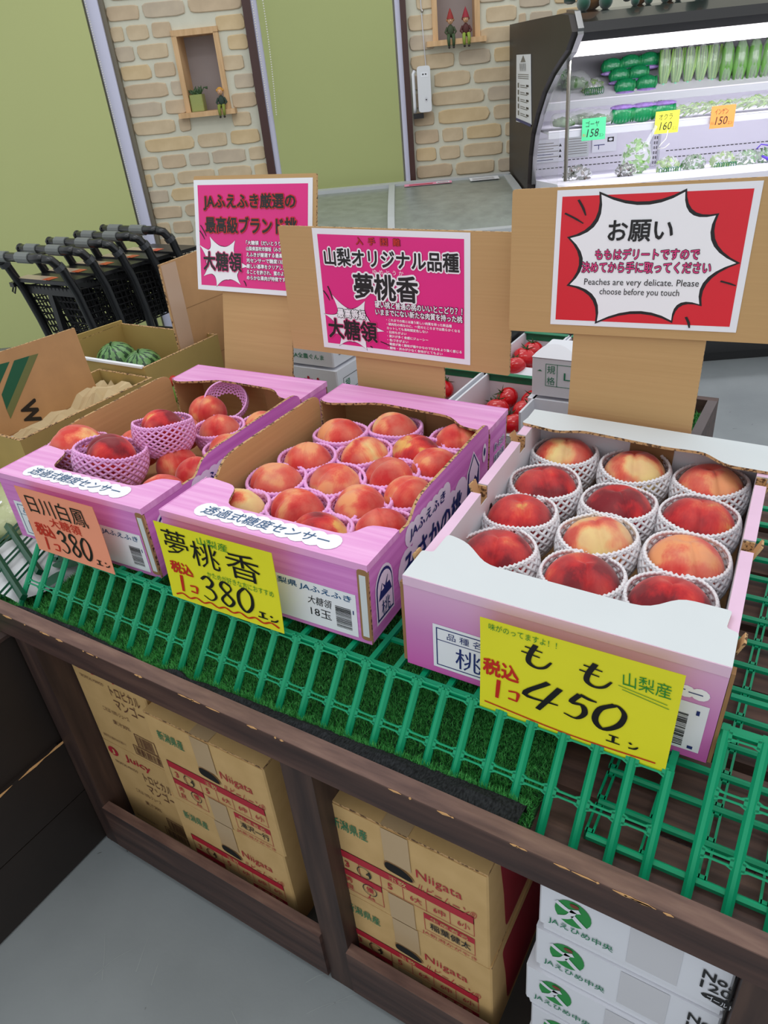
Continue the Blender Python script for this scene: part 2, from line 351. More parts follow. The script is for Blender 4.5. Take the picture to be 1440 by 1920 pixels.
# ------------------------------------------------------------------ scales: T = height of the level the fruit boxes stand on
K = 1.124
T = 0.607
def S(x, y, z): return (CAM.x + (x - CAM.x) * K, CAM.y + (y - CAM.y) * K, z * K)
def thingS(name, label, cat, loc=(0, 0, 0), rot=(0, 0, 0), group=None):
    o = thing(name, label, cat, S(*loc), rot, group); o.scale = (K, K, K); return o
def room(name, label, cat, loc=(0, 0, 0), rz=0, group=None):      # loc = (along the wall, away from the wall foot line, height)
    s, t, z = loc; p = Vector((CAM.x, CAM.y, 0)) + (WXV * s + NDV * t) * K
    o = thing(name, label, cat, (p.x, p.y, z * K), (0, 0, WY + rz), group); o.scale = (K, K, K); return o
def struct(name, mb, parent=None, **k):
    o = mb.build(name, parent, **k)
    if not parent: o['kind'] = 'structure'; o.location = (CAM.x, CAM.y, 0); o.rotation_euler = (0, 0, WY); o.scale = (K, K, K)
    return o

# ------------------------------------------------------------------ floor
fm = bpy.data.materials.new('grey_painted_floor'); fm.use_nodes = True; nt = fm.node_tree; b_ = nt.nodes['Principled BSDF']
b_.inputs['Roughness'].default_value = 0.42; b_.inputs['Specular IOR Level'].default_value = 0.3
tc = nt.nodes.new('ShaderNodeTexCoord'); n1 = nt.nodes.new('ShaderNodeTexNoise'); n1.inputs['Scale'].default_value = 3; n1.inputs['Detail'].default_value = 8
r1 = nt.nodes.new('ShaderNodeValToRGB'); r1.color_ramp.elements[0].position = .35; r1.color_ramp.elements[0].color = lin((136, 142, 144)); r1.color_ramp.elements[1].position = .65; r1.color_ramp.elements[1].color = lin((152, 158, 160))
nt.links.new(tc.outputs['Object'], n1.inputs['Vector']); nt.links.new(n1.outputs['Fac'], r1.inputs[0])
n2 = nt.nodes.new('ShaderNodeTexNoise'); n2.inputs['Scale'].default_value = 26; n2.inputs['Detail'].default_value = 3; n2.inputs['Distortion'].default_value = 2.5
r2 = nt.nodes.new('ShaderNodeValToRGB'); r2.color_ramp.elements[0].position = .24; r2.color_ramp.elements[0].color = (0, 0, 0, 1); r2.color_ramp.elements[1].position = .27; r2.color_ramp.elements[1].color = (1, 1, 1, 1)
mx = nt.nodes.new('ShaderNodeMixRGB'); mx.inputs[1].default_value = lin((92, 94, 92)); nt.links.new(tc.outputs['Object'], n2.inputs['Vector']); nt.links.new(n2.outputs['Fac'], r2.inputs[0]); nt.links.new(r2.outputs[0], mx.inputs[0]); nt.links.new(r1.outputs[0], mx.inputs[2]); nt.links.new(mx.outputs[0], b_.inputs['Base Color'])
n3 = nt.nodes.new('ShaderNodeTexNoise'); n3.inputs['Scale'].default_value = 120; bp = nt.nodes.new('ShaderNodeBump'); bp.inputs['Strength'].default_value = .12; bp.inputs['Distance'].default_value = .002
nt.links.new(tc.outputs['Object'], n3.inputs['Vector']); nt.links.new(n3.outputs['Fac'], bp.inputs['Height']); nt.links.new(bp.outputs[0], b_.inputs['Normal'])
m = MB(); m.box((-4, -1.5, -0.05), (4, 3.6, 0), fm); floor = struct('floor', m)
rnd = random.Random(5)
m = MB()
for i in range(26):                          # light scratches worn into the paint
    x = -0.62 + rnd.random() * 0.55; y = 0.05 + rnd.random() * 0.5; a = rnd.uniform(0.2, 2.6); L = rnd.uniform(.01, .07)
    m.brush([(x, y), (x + L * .5 * math.cos(a), y + L * .5 * math.sin(a) + .004), (x + L * math.cos(a), y + L * math.sin(a))], F((0, 0, 0.0004)), 0.0006, mat('floor_scratch', (164, 170, 170), .5))
o = m.build('scratches', floor, kind='stuff')

# ------------------------------------------------------------------ wall with thin brick facing, two niches
stucco = mat('cream_mortar', (214, 212, 194), 0.85, bump=0.3, bscale=180, var=0.03, vscale=20)
BR = [ramp_mat('beige_brick_%s' % k, st, 0.9, 14, bump=0.5, dist=0.003) for k, st in (('sand', [(0.3, (196, 174, 142)), (0.7, (218, 198, 166))]), ('tan', [(0.3, (190, 168, 140)), (0.7, (212, 190, 160))]), ('ochre', [(0.3, (202, 176, 134)), (0.7, (222, 198, 158))]), ('grey', [(0.3, (186, 170, 150)), (0.7, (208, 192, 168))]))]
N1 = (-0.905, -0.748, 0.985, 1.262); N2 = (0.152, 0.306, 1.148, 1.46)
WT = 3.5
m = MB()
def wallrect(s0, s1, z0, z1): m.box((s0, WT, z0), (s1, WT + .14, z1), stucco)
wallrect(-3.2, N1[0], 0, 2.4); wallrect(N1[0], N1[1], 0, N1[2]); wallrect(N1[0], N1[1], N1[3], 2.4)
wallrect(N1[1], N2[0], 0, 2.4); wallrect(N2[0], N2[1], 0, N2[2]); wallrect(N2[0], N2[1], N2[3], 2.4); wallrect(N2[1], 2.4, 0, 2.4)
wall = struct('wall_back', m)
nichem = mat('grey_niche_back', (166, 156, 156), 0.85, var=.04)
bricks = {}
rnd = random.Random(11)
def brick_mesh(k, wq):
    key = (k, wq)
    if key in bricks: return bricks[key]
    W_, H_ = wq / 100.0, 0.054; pts = []
    r_ = random.Random(k * 31 + wq)
    for i in range(14):
        q = 2 * PI * i / 14; c, s_ = math.cos(q), math.sin(q); e = 0.35
        x = W_ / 2 * math.copysign(abs(c) ** e, c) * r_.uniform(.95, 1.02); z = H_ / 2 * math.copysign(abs(s_) ** e, s_) * r_.uniform(.9, 1.04); pts.append((x, z))
    bb = MB(); fr = F((0, 0, 0), (1, 0, 0), (0, 0, 1)); inner = [(x * .96, z * .9) for x, z in pts]; n = 14
    P = [fr.p(a, b, 0) for a, b in pts] + [fr.p(a, b, 0.0035) for a, b in pts] + [fr.p(a, b, 0.006) for a, b in inner]
    fs = [tuple(range(2 * n, 3 * n))]
    for l in (0, 1):
        for i in range(n): j = (i + 1) % n; fs.append((l * n + i, l * n + j, (l + 1) * n + j, (l + 1) * n + i))
    bb.add(P, fs, BR[k]); bricks[key] = bb.mesh('brick'); return bricks[key]
for s0, s1, za, zb in ((-1.172, -0.612, 0.40, 1.55), (0.034, 0.475, 0.40, 1.55), (0.475, 0.80, 1.12, 1.55)):
    z = za; row = 0
    while z < zb:
        s_ = s0 - (0.07 if row % 2 else 0.0) - rnd.random() * .03
        while s_ < s1:
            wq = rnd.choice((9, 11, 13, 15, 17, 19, 22)); a, b2 = max(s_, s0 + .004), min(s_ + wq / 100, s1 - .004); s_ += wq / 100 + .014
            for nn in (N1, N2):
                if z + .03 > nn[2] - .012 and z - .03 < nn[3] + .012 and b2 > nn[0] - .012 and a < nn[1] + .012:
                    if a < nn[0] - .03: b2 = min(b2, nn[0] - .012)
                    elif b2 > nn[1] + .03: a = max(a, nn[1] + .012)
                    else: b2 = a
            if b2 - a < .025: continue
            o = put('brick', brick_mesh(rnd.randrange(4), max(3, int((b2 - a) * 100))), wall); o.location = ((a + b2) / 2, WT, z); o.scale = ((b2 - a) / (max(3, int((b2 - a) * 100)) / 100), 1, 1)
        z += .0682; row += 1
pine = ramp_mat('light_pine', [(0.3, (198, 158, 112)), (0.7, (222, 184, 138))], 0.5, 1.0, stretch=(60, 8, 8), bump=0.1)
for i, (s0, s1, z0, z1) in enumerate((N1, N2)):
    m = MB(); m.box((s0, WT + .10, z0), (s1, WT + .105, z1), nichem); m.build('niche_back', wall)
    m = MB()
    m.box((s0 - .018, WT - .014, z0 + .002), (s0 + .003, WT + .1, z1), pine); m.box((s1 - .003, WT - .014, z0 + .002), (s1 + .018, WT + .1, z1), pine)
    m.box((s0 - .018, WT - .014, z1 - .004), (s1 + .018, WT + .1, z1 + .018), pine)
    m.build('niche_frame', wall)
    m = MB(); m.box((s0 - .045, WT - .045, z0 - .016), (s1 + .04, WT + .1, z0 + .003), pine); m.build('niche_shelf', wall)

# windows with drawn green blinds
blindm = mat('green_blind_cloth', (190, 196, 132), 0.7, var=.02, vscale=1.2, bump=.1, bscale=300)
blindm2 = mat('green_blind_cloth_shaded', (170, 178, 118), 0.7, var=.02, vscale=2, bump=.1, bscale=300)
lav = mat('lavender_white_jamb', (214, 214, 238), 0.35); bead = mat('bead_chain', (226, 224, 216), .4)
m = MB(); m.box((-2.9, WT - .05, 0.06), (-1.238, WT - .046, 1.62), blindm); b1 = struct('window_1', m)
m = MB(); m.box((-1.236, WT - .03, 0.05), (-1.184, WT - .001, 1.62), lav); m.build('window_jamb', b1)
m = MB(); m.box((-1.184, WT - .02, 0.05), (-1.166, WT - .001, 1.62), mat('pillar_side_shadow', (116, 108, 92), .4)); m.build('shadowed_pillar_side', b1)  # side of the brick pillar, its shadow put into the strip's colour
def chain(parent, s, z0, z1, bulge=0.0):
    m = MB(); n = int((z1 - z0) / .0085)
    for i in range(n): m.blob((s + bulge * math.sin(PI * i / n), WT - .056, z0 + .0085 * i), .0028, bead, 5, 4)
    m.build('bead_chain', parent, kind='stuff')
chain(b1, -1.222, .40, 1.6)
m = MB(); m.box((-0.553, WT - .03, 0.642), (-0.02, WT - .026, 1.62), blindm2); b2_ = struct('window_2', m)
m = MB(); m.box((-0.612, WT - .035, 0.612), (-0.578, WT, 1.62), brown); m.box((0.008, WT - .035, 0.612), (0.032, WT, 1.62), brown); m.box((-0.612, WT - .035, 0.612), (0.032, WT, 0.630), brown); m.build('window_frame', b2_)
m = MB(); m.box((-0.578, WT - .02, 0.630), (-0.553, WT - .003, 1.62), lav); m.box((-0.012, WT - .02, 0.630), (0.008, WT - .003, 1.62), lav); m.build('window_jamb', b2_)
m = MB(); m.box((-0.578, WT - .04, 0.630), (0.008, WT - .02, 0.644), mat('pale_sill', (196, 196, 186), .5)); m.build('window_sill', b2_)
chain(b2_, -0.535, .95, 1.6, .012); chain(b2_, -0.566, .95, 1.6)

# succulent and seated dolls in the niches
r = room('succulent_pot', 'small green succulent in a square olive ceramic pot on the left wall shelf', 'plant', (-.872, 3.52, .989))
m = MB(); pot = mat('olive_pot', (150, 158, 90), .35, bump=.6, bscale=110); m.prism(rpoly([(-.028, -.028), (.028, -.028), (.028, .028), (-.028, .028)], .006), F(), .062, pot); m.build('pot', r)
m = MB(); sg = mat('succulent_green', (64, 92, 58), .5, var=.3, vscale=60)
rr = random.Random(3)
for i in range(26):
    a = rr.random() * 2 * PI; e = rr.uniform(.3, 1.3); L = rr.uniform(.02, .036); d = Vector((math.cos(a) * math.cos(e), math.sin(a) * math.cos(e), math.sin(e))); p = Vector((rr.uniform(-.018, .018), rr.uniform(-.018, .018), .06))
    m.tube([p, p + d * L * .5, p + d * L], [.003, .006, .001], sg, 5)
m.tube([(.02, -.01, .062), (.04, -.02, .085), (.055, -.02, .082)], [.002, .002, .006], sg, 5)
m.build('leaves', r, smooth=True)
def doll(loc, label, hat, hair, top, legs, female=False):
    r = room('doll', label, 'figurine', loc, PI)
    skin = mat('doll_skin', (206, 160, 124), .5); cm = lambda c: mat('doll_cloth_%d_%d_%d' % c, c, .7, bump=.4, bscale=200)
    m = MB(); m.blob((0, 0, .026), (.014, .011, .022), cm(top), 10, 8); m.tube([(-.012, 0, .038), (-.021, .004, .022), (-.012, .014, .012)], [.005, .0045, .003], cm(top), 6); m.tube([(.012, 0, .038), (.021, .004, .022), (.012, .014, .012)], [.005, .0045, .003], cm(top), 6); m.build('torso', r, smooth=True)
    m = MB(); m.blob((0, .002, .06), (.0115, .011, .0125), skin, 10, 8); m.blob((0, .0135, .058), .003, skin, 6, 5)
    for s_ in (-1, 1): m.blob((.0042 * s_, .0115, .062), .0013, ink, 5, 4)
    m.blob((-.012, .014, .012), .0035, skin, 6, 5); m.blob((.012, .014, .012), .0035, skin, 6, 5)
    m.build('head', r, smooth=True)
    m = MB()
    if hat:
        m.lathe([(.0145, .066), (.012, .074), (.006, .09), (.0005, .102)], cm(hat), n=10)
    hc = cm(hair)
    for i in range(14):
        a = PI * (1 + i / 13); m.blob((.0115 * math.cos(a), .009 * math.sin(a) + .002, .062 if hat else .066), .005, hc, 6, 5)
    if not hat: m.blob((0, -.001, .069), (.0125, .011, .009), hc, 8, 6)
    m.build('hair' if not hat else 'hat', r, smooth=True)
    m = MB()
    for s_ in (-1, 1):
        m.tube([(.007 * s_, .004, .008), (.0095 * s_, .024, .010), (.010 * s_, .03, -.004), (.009 * s_, .031, -.026)], [.0078, .007, .0065, .005], cm(legs), 7); m.blob((.009 * s_, .036, -.030), (.005, .009, .0045), mat('doll_shoe', (30, 26, 26), .4), 7, 5)
    m.build('legs', r, smooth=True); return r
doll((-.762, 3.478, .992), 'seated doll with curly orange hair and olive trousers on the left wall shelf', None, (206, 150, 60), (40, 60, 50), (132, 142, 58))
doll((.205, 3.478, 1.153), 'seated gnome with a pointed red hat and dark green clothes on the right wall shelf', (150, 44, 40), (170, 120, 80), (62, 74, 48), (60, 82, 50))
doll((.266, 3.478, 1.153), 'seated gnome in a round red hat and bright green trousers on the right wall shelf', (152, 36, 52), (120, 60, 50), (84, 40, 38), (140, 160, 62))
# blind crank unit
r = room('wall_control_box', 'white upright wall control box with a black foot beside the brown window frame', 'control box', (.088, 3.47, .905))
wp = mat('white_abs', (226, 228, 232), .35)
m = MB(); m.prism(rpoly([(-.027, 0), (.027, 0), (.027, .165), (-.027, .165)], .012), F((0, 0, 0), (1, 0, 0), (0, 0, 1)), .028, wp); m.build('housing', r)
m = MB(); m.tube([(-.043, -.008, .0), (-.043, -.012, .02), (-.043, -.012, .14), (-.036, -.008, .15)], .0065, wp, 8); m.build('handle', r, smooth=True)
m = MB(); m.box((-.05, -.02, -.022), (-.008, .02, -.004), blackp); m.build('foot', r)
m = MB(); fr = F((0, -.0283, 0), (1, 0, 0), (0, 0, 1)); m.flat([(.006 + .007 * math.cos(a * PI / 8), .045 + .010 * math.sin(a * PI / 8)) for a in range(16)], fr, greyw, .0002); m.flat([(.006 + .003 * math.cos(a * PI / 4), .045 + .003 * math.sin(a * PI / 4)) for a in range(8)], fr, ink, .0005)
m.rect(fr, -.012, .125, .018, .143, paper, .0002); m.rect(fr, -.006, .133, .0, .138, ink, .0005); m.rect(fr, .005, .133, .011, .138, ink, .0005); m.build('markings', r)
m = MB(); m.tube([(.012, .02, .165), (.006, .02, .30), (0, .02, .55)], .0022, greyw, 6); m.blob((.008, .018, .35), (.006, .005, .006), steel, 6, 5); m.build('cable', r)

# ------------------------------------------------------------------ display table (own coordinates, scaled like the rest of the shop)
tb = thingS('display_table', 'low dark brown wooden display table with chipped edges carrying the peach boxes', 'table')
def part(name, parent, fn, **k):
    m = MB(); fn(m); return m.build(name, parent, **k)
XL, XR = -.535, 1.0
def rail(m):
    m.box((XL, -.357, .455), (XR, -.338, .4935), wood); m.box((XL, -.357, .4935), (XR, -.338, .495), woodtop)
part('front_rail', tb, rail)
rnd = random.Random(8); m = MB()
for i in range(34):
    x = rnd.uniform(XL, .5); L = rnd.choice((.003, .005, .008, .014, .02)); h = rnd.uniform(.0008, .0022)
    m.prism([(x, 0), (x + L * .4, -h), (x + L, -.0002), (x + L * .7, h * .8), (x + L * .3, h * .5)], F((0, -.3572, .4938), (1, 0, 0), (0, 0, 1)), .0004, chipm)
m.build('bare_chips', tb, kind='stuff')
for x0, x1 in ((-.478, -.438), (-.014, .028), (.440, .482)):
    part('leg', tb, lambda m: m.box((x0, -.352, 0), (x1, -.312, .455), woodv))
    part('leg', tb, lambda m: m.box((x0, .26, 0), (x1, .30, .455), woodv))
part('side_panel', tb, lambda m: m.box((-.476, -.312, .10), (-.462, -.15, .455), woodv))
for x0, x1 in ((-.438, -.014), (.028, .440), (.482, 1.0)):
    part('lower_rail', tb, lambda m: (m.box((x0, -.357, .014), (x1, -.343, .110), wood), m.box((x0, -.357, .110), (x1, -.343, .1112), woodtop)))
    part('lower_shelf', tb, lambda m: m.box((x0 - .02, -.342, .03), (x1 + .02, .27, .042), mat('grey_shelf_board', (74, 72, 68), .6, var=.1)))
part('rear_rail', tb, lambda m: m.box((XL, .30, .455), (XR, .319, .51), wood))
sl = 0.10
def PZ(y, dz): return T + dz + sl * (y + .27)
Ti = lambda x, y, z: ((x - CAM.x * (1 - K)) / K, (y - CAM.y * (1 - K)) / K, z / K)     # display-level coordinates to table coordinates
y = -.315 - .0
for i in range(7):
    ya, yb = y + .006 if i else -.288, y + .0975
    def pl(m):
        P = [Ti(x, yy, PZ(yy, dz)) for x in (-.55, 1.05) for yy in (ya, yb) for dz in (-.105, -.088)]
        m.add(P, [(0, 1, 3, 2), (4, 6, 7, 5), (0, 4, 5, 1), (2, 3, 7, 6), (1, 5, 7, 3), (0, 2, 6, 4)], plankm)
    part('deck_plank', tb, pl); y += .104

# artificial turf: base, blades, folded black edge
tf = thing('artificial_turf', 'green artificial turf mat with a folded black woven edge on the front of the table', 'turf', (0, 0, 0))
m = MB(); TX0, TX1 = -.585, .236
m.add([(x, yy, PZ(yy, dz)) for x in (TX0, TX1) for yy in (-.287, .28) for dz in (-.087, -.079)], [(0, 1, 3, 2), (4, 6, 7, 5), (0, 4, 5, 1), (2, 3, 7, 6), (1, 5, 7, 3), (0, 2, 6, 4)], turfb); m.build('mat', tf)
def blades(name, parent, N, rx, ry, zf, L, seed, wdt=.0013):
    g = np.random.default_rng(seed); x = g.uniform(*rx, N); y = g.uniform(*ry, N); z = zf(y); a = g.uniform(0, 2 * PI, N); e = g.uniform(.2, .85, N); l = L * g.uniform(.6, 1.15, N); h = g.uniform(0, 2 * PI, N)
    b0 = np.stack([x - np.cos(a) * wdt / 2, y - np.sin(a) * wdt / 2, z], 1); b1 = np.stack([x + np.cos(a) * wdt / 2, y + np.sin(a) * wdt / 2, z], 1)
    tp = np.stack([x + l * e * np.cos(h), y + l * e * np.sin(h), z + l * np.sqrt(1 - e * e * .8)], 1)
    v = np.concatenate([b0, b1, tp]).astype(np.float32); i = np.arange(N); f = np.stack([i, i + N, i + 2 * N], 1)
    me = bpy.data.meshes.new(name); me.vertices.add(3 * N); me.vertices.foreach_set('co', v.ravel()); me.loops.add(3 * N); me.loops.foreach_set('vertex_index', f.ravel().astype(np.int32)); me.polygons.add(N); me.polygons.foreach_set('loop_start', (np.arange(N) * 3).astype(np.int32)); me.update(calc_edges=True)
    me.materials.append(blade); return put(name, me, parent, kind='stuff')
blades('turf_blades', tf, 90000, (TX0, TX1), (-.285, -.06), lambda y: PZ(y, -.079), .0085, 1)
EDGE = [(-.594, .004), (-.52, .010), (-.45, .012), (-.40, .010), (-.34, .004), (-.27, .003), (-.24, .014), (-.222, .006), (-.20, .012), (-.10, .015), (0, .019), (.1, .024), (.18, .028), (.236, .028)]
m = MB(); rr = random.Random(2); vs = []; fs = []; pts = []
for i in range(len(EDGE) - 1):
    (xa, wa), (xb, wb) = EDGE[i], EDGE[i + 1]; n = max(3, int((xb - xa) / .006))
    for k in range(n): t = k / n; pts.append((xa + (xb - xa) * t, wa + (wb - wa) * (3 * t * t - 2 * t ** 3) + rr.uniform(-.0008, .0008)))
for x, w_ in pts: vs += [(x, -.2915, T - .075), (x, -.291, T - .0535), (x, -.291 + w_ * .5, T - .0525 - .004 * math.sin(x * 60)), (x, -.291 + w_, T - .058), (x, -.289 + w_, T - .073)]
n = len(pts)
for i in range(n - 1):
    for k in range(4): fs.append((i * 5 + k, (i + 1) * 5 + k, (i + 1) * 5 + k + 1, i * 5 + k + 1))
m.add(vs, fs, backing); m.build('folded_edge', tf)
g = []; m = MB(); rr = random.Random(4)
vs = []; fs = []
for x, w_ in pts:
    for j in range(14):
        xx = x + rr.uniform(-.003, .003); yy = -.291 + w_ + rr.uniform(-.001, .003); zz = T - .060; a = rr.uniform(-1, 1); k = len(vs)
        vs += [(xx - .0006, yy, zz), (xx + .0006, yy, zz), (xx + a * .004, yy + rr.uniform(-.003, .004), zz + rr.uniform(.005, .013))]; fs.append((k, k + 1, k + 2))
m.add(vs, fs, blade); m.build('edge_fringe', tf, kind='stuff')

# ------------------------------------------------------------------ green harvest crates: steep slatted front and flat top
DN = Vector((0, -.643, -.766)); PNV = Vector((0, -.766, .643)); Q0 = Vector((0, -.2415, T - .049))
def rib_mesh(a, b):
    m = MB(); fr = F(Q0, (1, 0, 0), DN * -1, PNV)
    m.prism(rpoly([(-.0047, -.003), (.0047, -.003), (.0047, -.0008), (.0018, .0026), (-.0018, .0026), (-.0047, -.0008)], 0), F(fr.p(0, -b, 0), fr.u, fr.n, -fr.v), b - a if False else -(b - a), rackm)
    return m.mesh('rib')
def rack(label, xs, a_top, a_bot, rows, toplen, solid_top=False):
    r = thing('harvest_crate', label, 'crate', (xs[0], 0, 0), group=None)
    me = {}
    for x in xs:
        o = put('rib', rib_mesh(a_top, a_bot), r) if 'k' not in me else put('rib', me['k'], r)
        me['k'] = o.data; o.location = (x - xs[0], 0, 0)
    fr = F(Q0 - Vector((0, 0, 0)), (1, 0, 0), DN * -1, PNV); m = MB(); L = xs[-1] - xs[0]
    for rw in rows:
        for i in range(len(xs) - 1):
            x0 = xs[i] - xs[0] + .0035; x1 = xs[i + 1] - xs[0] - .0035
            for sg_ in (-1, 1):
                pl = [(x0, -rw + sg_ * .0062), (x0 + .006, -rw + sg_ * .0036), (x1 - .006, -rw + sg_ * .0036), (x1, -rw + sg_ * .0062), (x1, -rw + sg_ * .0024), (x1 - .004, -rw + sg_ * .0017), (x0 + .004, -rw + sg_ * .0017), (x0, -rw + sg_ * .0024)]
                if sg_ < 0: pl = pl[::-1]
                m.prism(pl, F(fr.p(0, 0, -.002), fr.u, fr.v, fr.n), .003, rackm)
            for xe in (x0, x1): m.prism([(xe - .003, -rw - .004), (xe + .003, -rw - .004), (xe + .003, -rw + .004), (xe - .003, -rw + .004)], F(fr.p(0, 0, -.002), fr.u, fr.v, fr.n), .003, rackm)
    m.build('crossbars', r)
    m = MB(); p0 = fr.p(0, -a_top, 0); z0 = p0.z - .004
    m.box((-.004, p0.y, z0 - .003), (L + .004, p0.y + .008, z0 + .0035), rackm); m.build('top_rim', r)
    m = MB()
    for i, x in enumerate(xs): m.box((x - xs[0] - .0035, p0.y + .008, z0 - .004), (x - xs[0] + .0035, p0.y + toplen, z0 + .001), rackm)
    for k in range(int(toplen / .06) + 1): m.box((-.003, p0.y + .05 + .06 * k, z0 - .004), (L + .003, p0.y + .056 + .06 * k, z0), rackm)
    m.build('top_grid', r)
    return r
RX1 = [-.6153 + .0356 * k for k in range(10)] + [-.2652]
rack('green plastic harvest crate whose slatted slope shows under the leftmost peach box', RX1, -.060, .045, (0, -.058), .36)
rack('green plastic harvest crate whose slatted slope shows under the middle and right peach boxes', [-.235 + .0344 * k for k in range(18)], -.060, .052, (0, -.058), .36)
rack('green plastic harvest crate with a raised back rim at the right edge, nearest the viewer', [.388 + .0345 * k for k in range(8)], -.113, .0525, (0, -.055, -.109), .012)
# lower crate lying flat on the planks
lr = thing('harvest_crate', 'green plastic crate grid lying flat on the planks right of the white-lidded peach box', 'crate', (.29, -.28, T - .06))
bm_ = MB(); bm_.prism(rpoly([(-.0035, -.0035), (.0035, -.0035), (.0035, .001), (.001, .003), (-.001, .003), (-.0035, .001)], 0), F((0, 0, 0), (0, 1, 0), (0, 0, 1), (1, 0, 0)), .42, rackm); bme = bm_.mesh('slat')
for i in range(16):
    yy = -.255 + .0400 * i; o = put('slat', bme, lr); o.location = (0, yy + .28, PZ(yy, -.0755) - T + .06)
m = MB()
for i in range(15):
    yy = -.255 + .0400 * i; z = PZ(yy + .02, -.0755) - T + .06
    for j in range(8):
        x = .002 + .0525 * j
        for d in (-.0034, .0034): m.box((x + d - .0012, yy + .28 + .002, z - .003), (x + d + .0012, yy + .28 + .038, z + .001), rackm)
        for e in (.004, .036): m.box((x - .0034, yy + .28 + e - .002, z - .003), (x + .0034, yy + .28 + e + .002, z + .001), rackm)
m.build('crossbars', lr)
m = MB()
for x in (0, .417):
    for yy in (-.25, .05, .33): m.box((x - .003, yy + .28 - .003, PZ(yy, -.088) - T + .06), (x + .003, yy + .28 + .003, PZ(yy, -.078) - T + .06), rackm)
m.build('feet', lr)

# ------------------------------------------------------------------ peach boxes
def cardpanel(m, poly, fr, t, out, inn): m.prism(poly, fr, t, out, inn, flute)    # outside face at +n
def peach_box(label, loc, rot, kindp):
    W, L, H = .31, .474, .1155; t = .004
    r = thing('peach_box', label, 'box', loc, rot, 'pink peach boxes')
    m = MB(); m.box((t, t, 0), (W - t, L - t, t), kraft); m.build('base', r)
    m = MB(); cardpanel(m, [(0, 0), (W, 0), (W, H), (0, H)], F((0, t, 0), (1, 0, 0), (0, 0, 1)), t, pinkp, kraft); m.build('front_wall', r)
    m = MB(); cardpanel(m, [(0, 0), (W, 0), (W, H), (0, H)], F((W, L - t, 0), (-1, 0, 0), (0, 0, 1)), t, pinkp, kraft2); m.build('back_wall', r)
    # lids folded over the front and back, cut away in the middle
    lid = rpoly([(0, 0, 0), (W, 0, 0), (W, .083, .006), (W - .038, .078, .012), (W - .052, .046, .016), (.075, .044, .016), (.055, .092, .014), (0, .098, .010)], .01)
    m = MB(); cardpanel(m, lid, F((0, 0, H - .001), (1, 0, 0), (0, 1, 0)), t, pinktop, kraft); m.build('front_lid', r)
    lid = rpoly([(0, L, 0), (0, L - .078, .010), (.02, L - .085, .01), (.062, L - .07, .02), (.10, L - .052, .02), (W - .075, L - .058, .02), (W - .045, L - .088, .014), (W - .012, L - .092, .008), (W, L - .085, 0), (W, L, 0)], .01)
    m = MB(); cardpanel(m, lid, F((0, 0, H - .001), (1, 0, 0), (0, 1, 0)), t, pinktop, kraft); m.build('back_lid', r)
    m = MB(); m.box((-.0008, -.0008, H - .006), (W + .0008, .0002, H + .0036), pinktop); m.box((-.0008, 0, H - .006), (.0002, .096, H + .0036), pinktop); m.box((W - .0002, 0, H - .006), (W + .0008, .081, H + .0036), pinktop); m.build('front_fold', r)
    m = MB(); m.box((-.0008, L - .0002, H - .006), (W + .0008, L + .0008, H + .0036), pinktop); m.box((-.0008, L - .076, H - .006), (.0002, L, H + .0036), pinktop); m.box((W - .0002, L - .083, H - .006), (W + .0008, L, H + .0036), pinktop); m.build('back_fold', r)
    # raised side walls with rounded corners
    side = rpoly([(.004, 0, 0), (L - .085, 0, 0), (L - .085, H + .008, .012), (L - .10, H + .018, .02), (.135, H + .018, .03), (.112, H - .006, .02), (.10, H - .004, .004), (.004, H - .004, 0)], .01)
    m = MB(); cardpanel(m, side, F((W - t, 0, 0), (0, 1, 0), (0, 0, 1)), t, pinkp, kraft); m.build('side_wall', r)
    m = MB(); cardpanel(m, [(-a, b) for a, b in side][::-1], F((t, 0, 0), (0, -1, 0), (0, 0, 1)), t, pinkp, kraft2); m.build('side_wall', r)
    for x_, dx in ((W - t, 1), (t, -1)):
        m = MB(); sd = [(L - .078, 0), (L, 0), (L, H), (L - .078, H)]
        cardpanel(m, sd if dx > 0 else [(-a, b) for a, b in sd][::-1], F((x_, 0, 0), (0, dx, 0), (0, 0, 1)), t, pinkp, kraft); m.build('corner_flap', r)
    m = MB(); m.box((.17, L - .0125, .004), (W - .006, L - .008, H - .004), kraft); m.box((.215, L - .0135, .062), (.262, L - .0124, .076), kraftdk); m.box((.221, L - .0140, .0655), (.256, L - .0134, .0725), kraft); m.build('inner_flap', r)
    # folded slip showing at the front right corner
    m = MB(); m.prism(rpoly([(W - .0135, .006), (W + .001, .006), (W + .001, H - .004), (W - .0135, H - .004)], .005), F((0, -.0003, 0), (1, 0, 0), (0, 0, 1)), .0008, kraftdk)
    m.box((W - .0105, -.0016, .012), (W - .002, -.0008, H - .012), whitec); m.build('corner_slip', r, label='white folded slip in the box corner')
    # labels
    fr = F((0, -.0004, 0), (1, 0, 0), (0, 0, 1)); m = MB(); m.rect(fr, .016, .006, .292, .071, paper, .0002); m.build('printed_label', r, label='white printed label strip')
    m = MB(); m.frame(fr, .022, .011, .12, .066, .0012, inkt, .0005); m.rect(fr, .022, .047, .12, .0478, inkt, .0005)
    txt(m, '品　名', fr, .032, .051, .05, .010, inkt)
    txt(m, '白鳳' if kindp == 'A' else '夢桃香', fr, .035, .016, .042, .026, inkb, .0)
    txt(m, '山梨県 JAふえふき', fr, .165, .056, .12, .011, inkt, .018, shear=.1)
    if kindp == 'B':
        txt(m, '大糖領', fr, .222, .038, .034, .013, ink, .0, shear=.15); txt(m, '18玉', fr, .225, .020, .03, .013, ink)
    barcode(m, fr, .262, .014, .022, .034, ink, 3, True); m.rect(fr, .2865, .040, .288, .046, inkb, .0005); m.build('label_print', r)
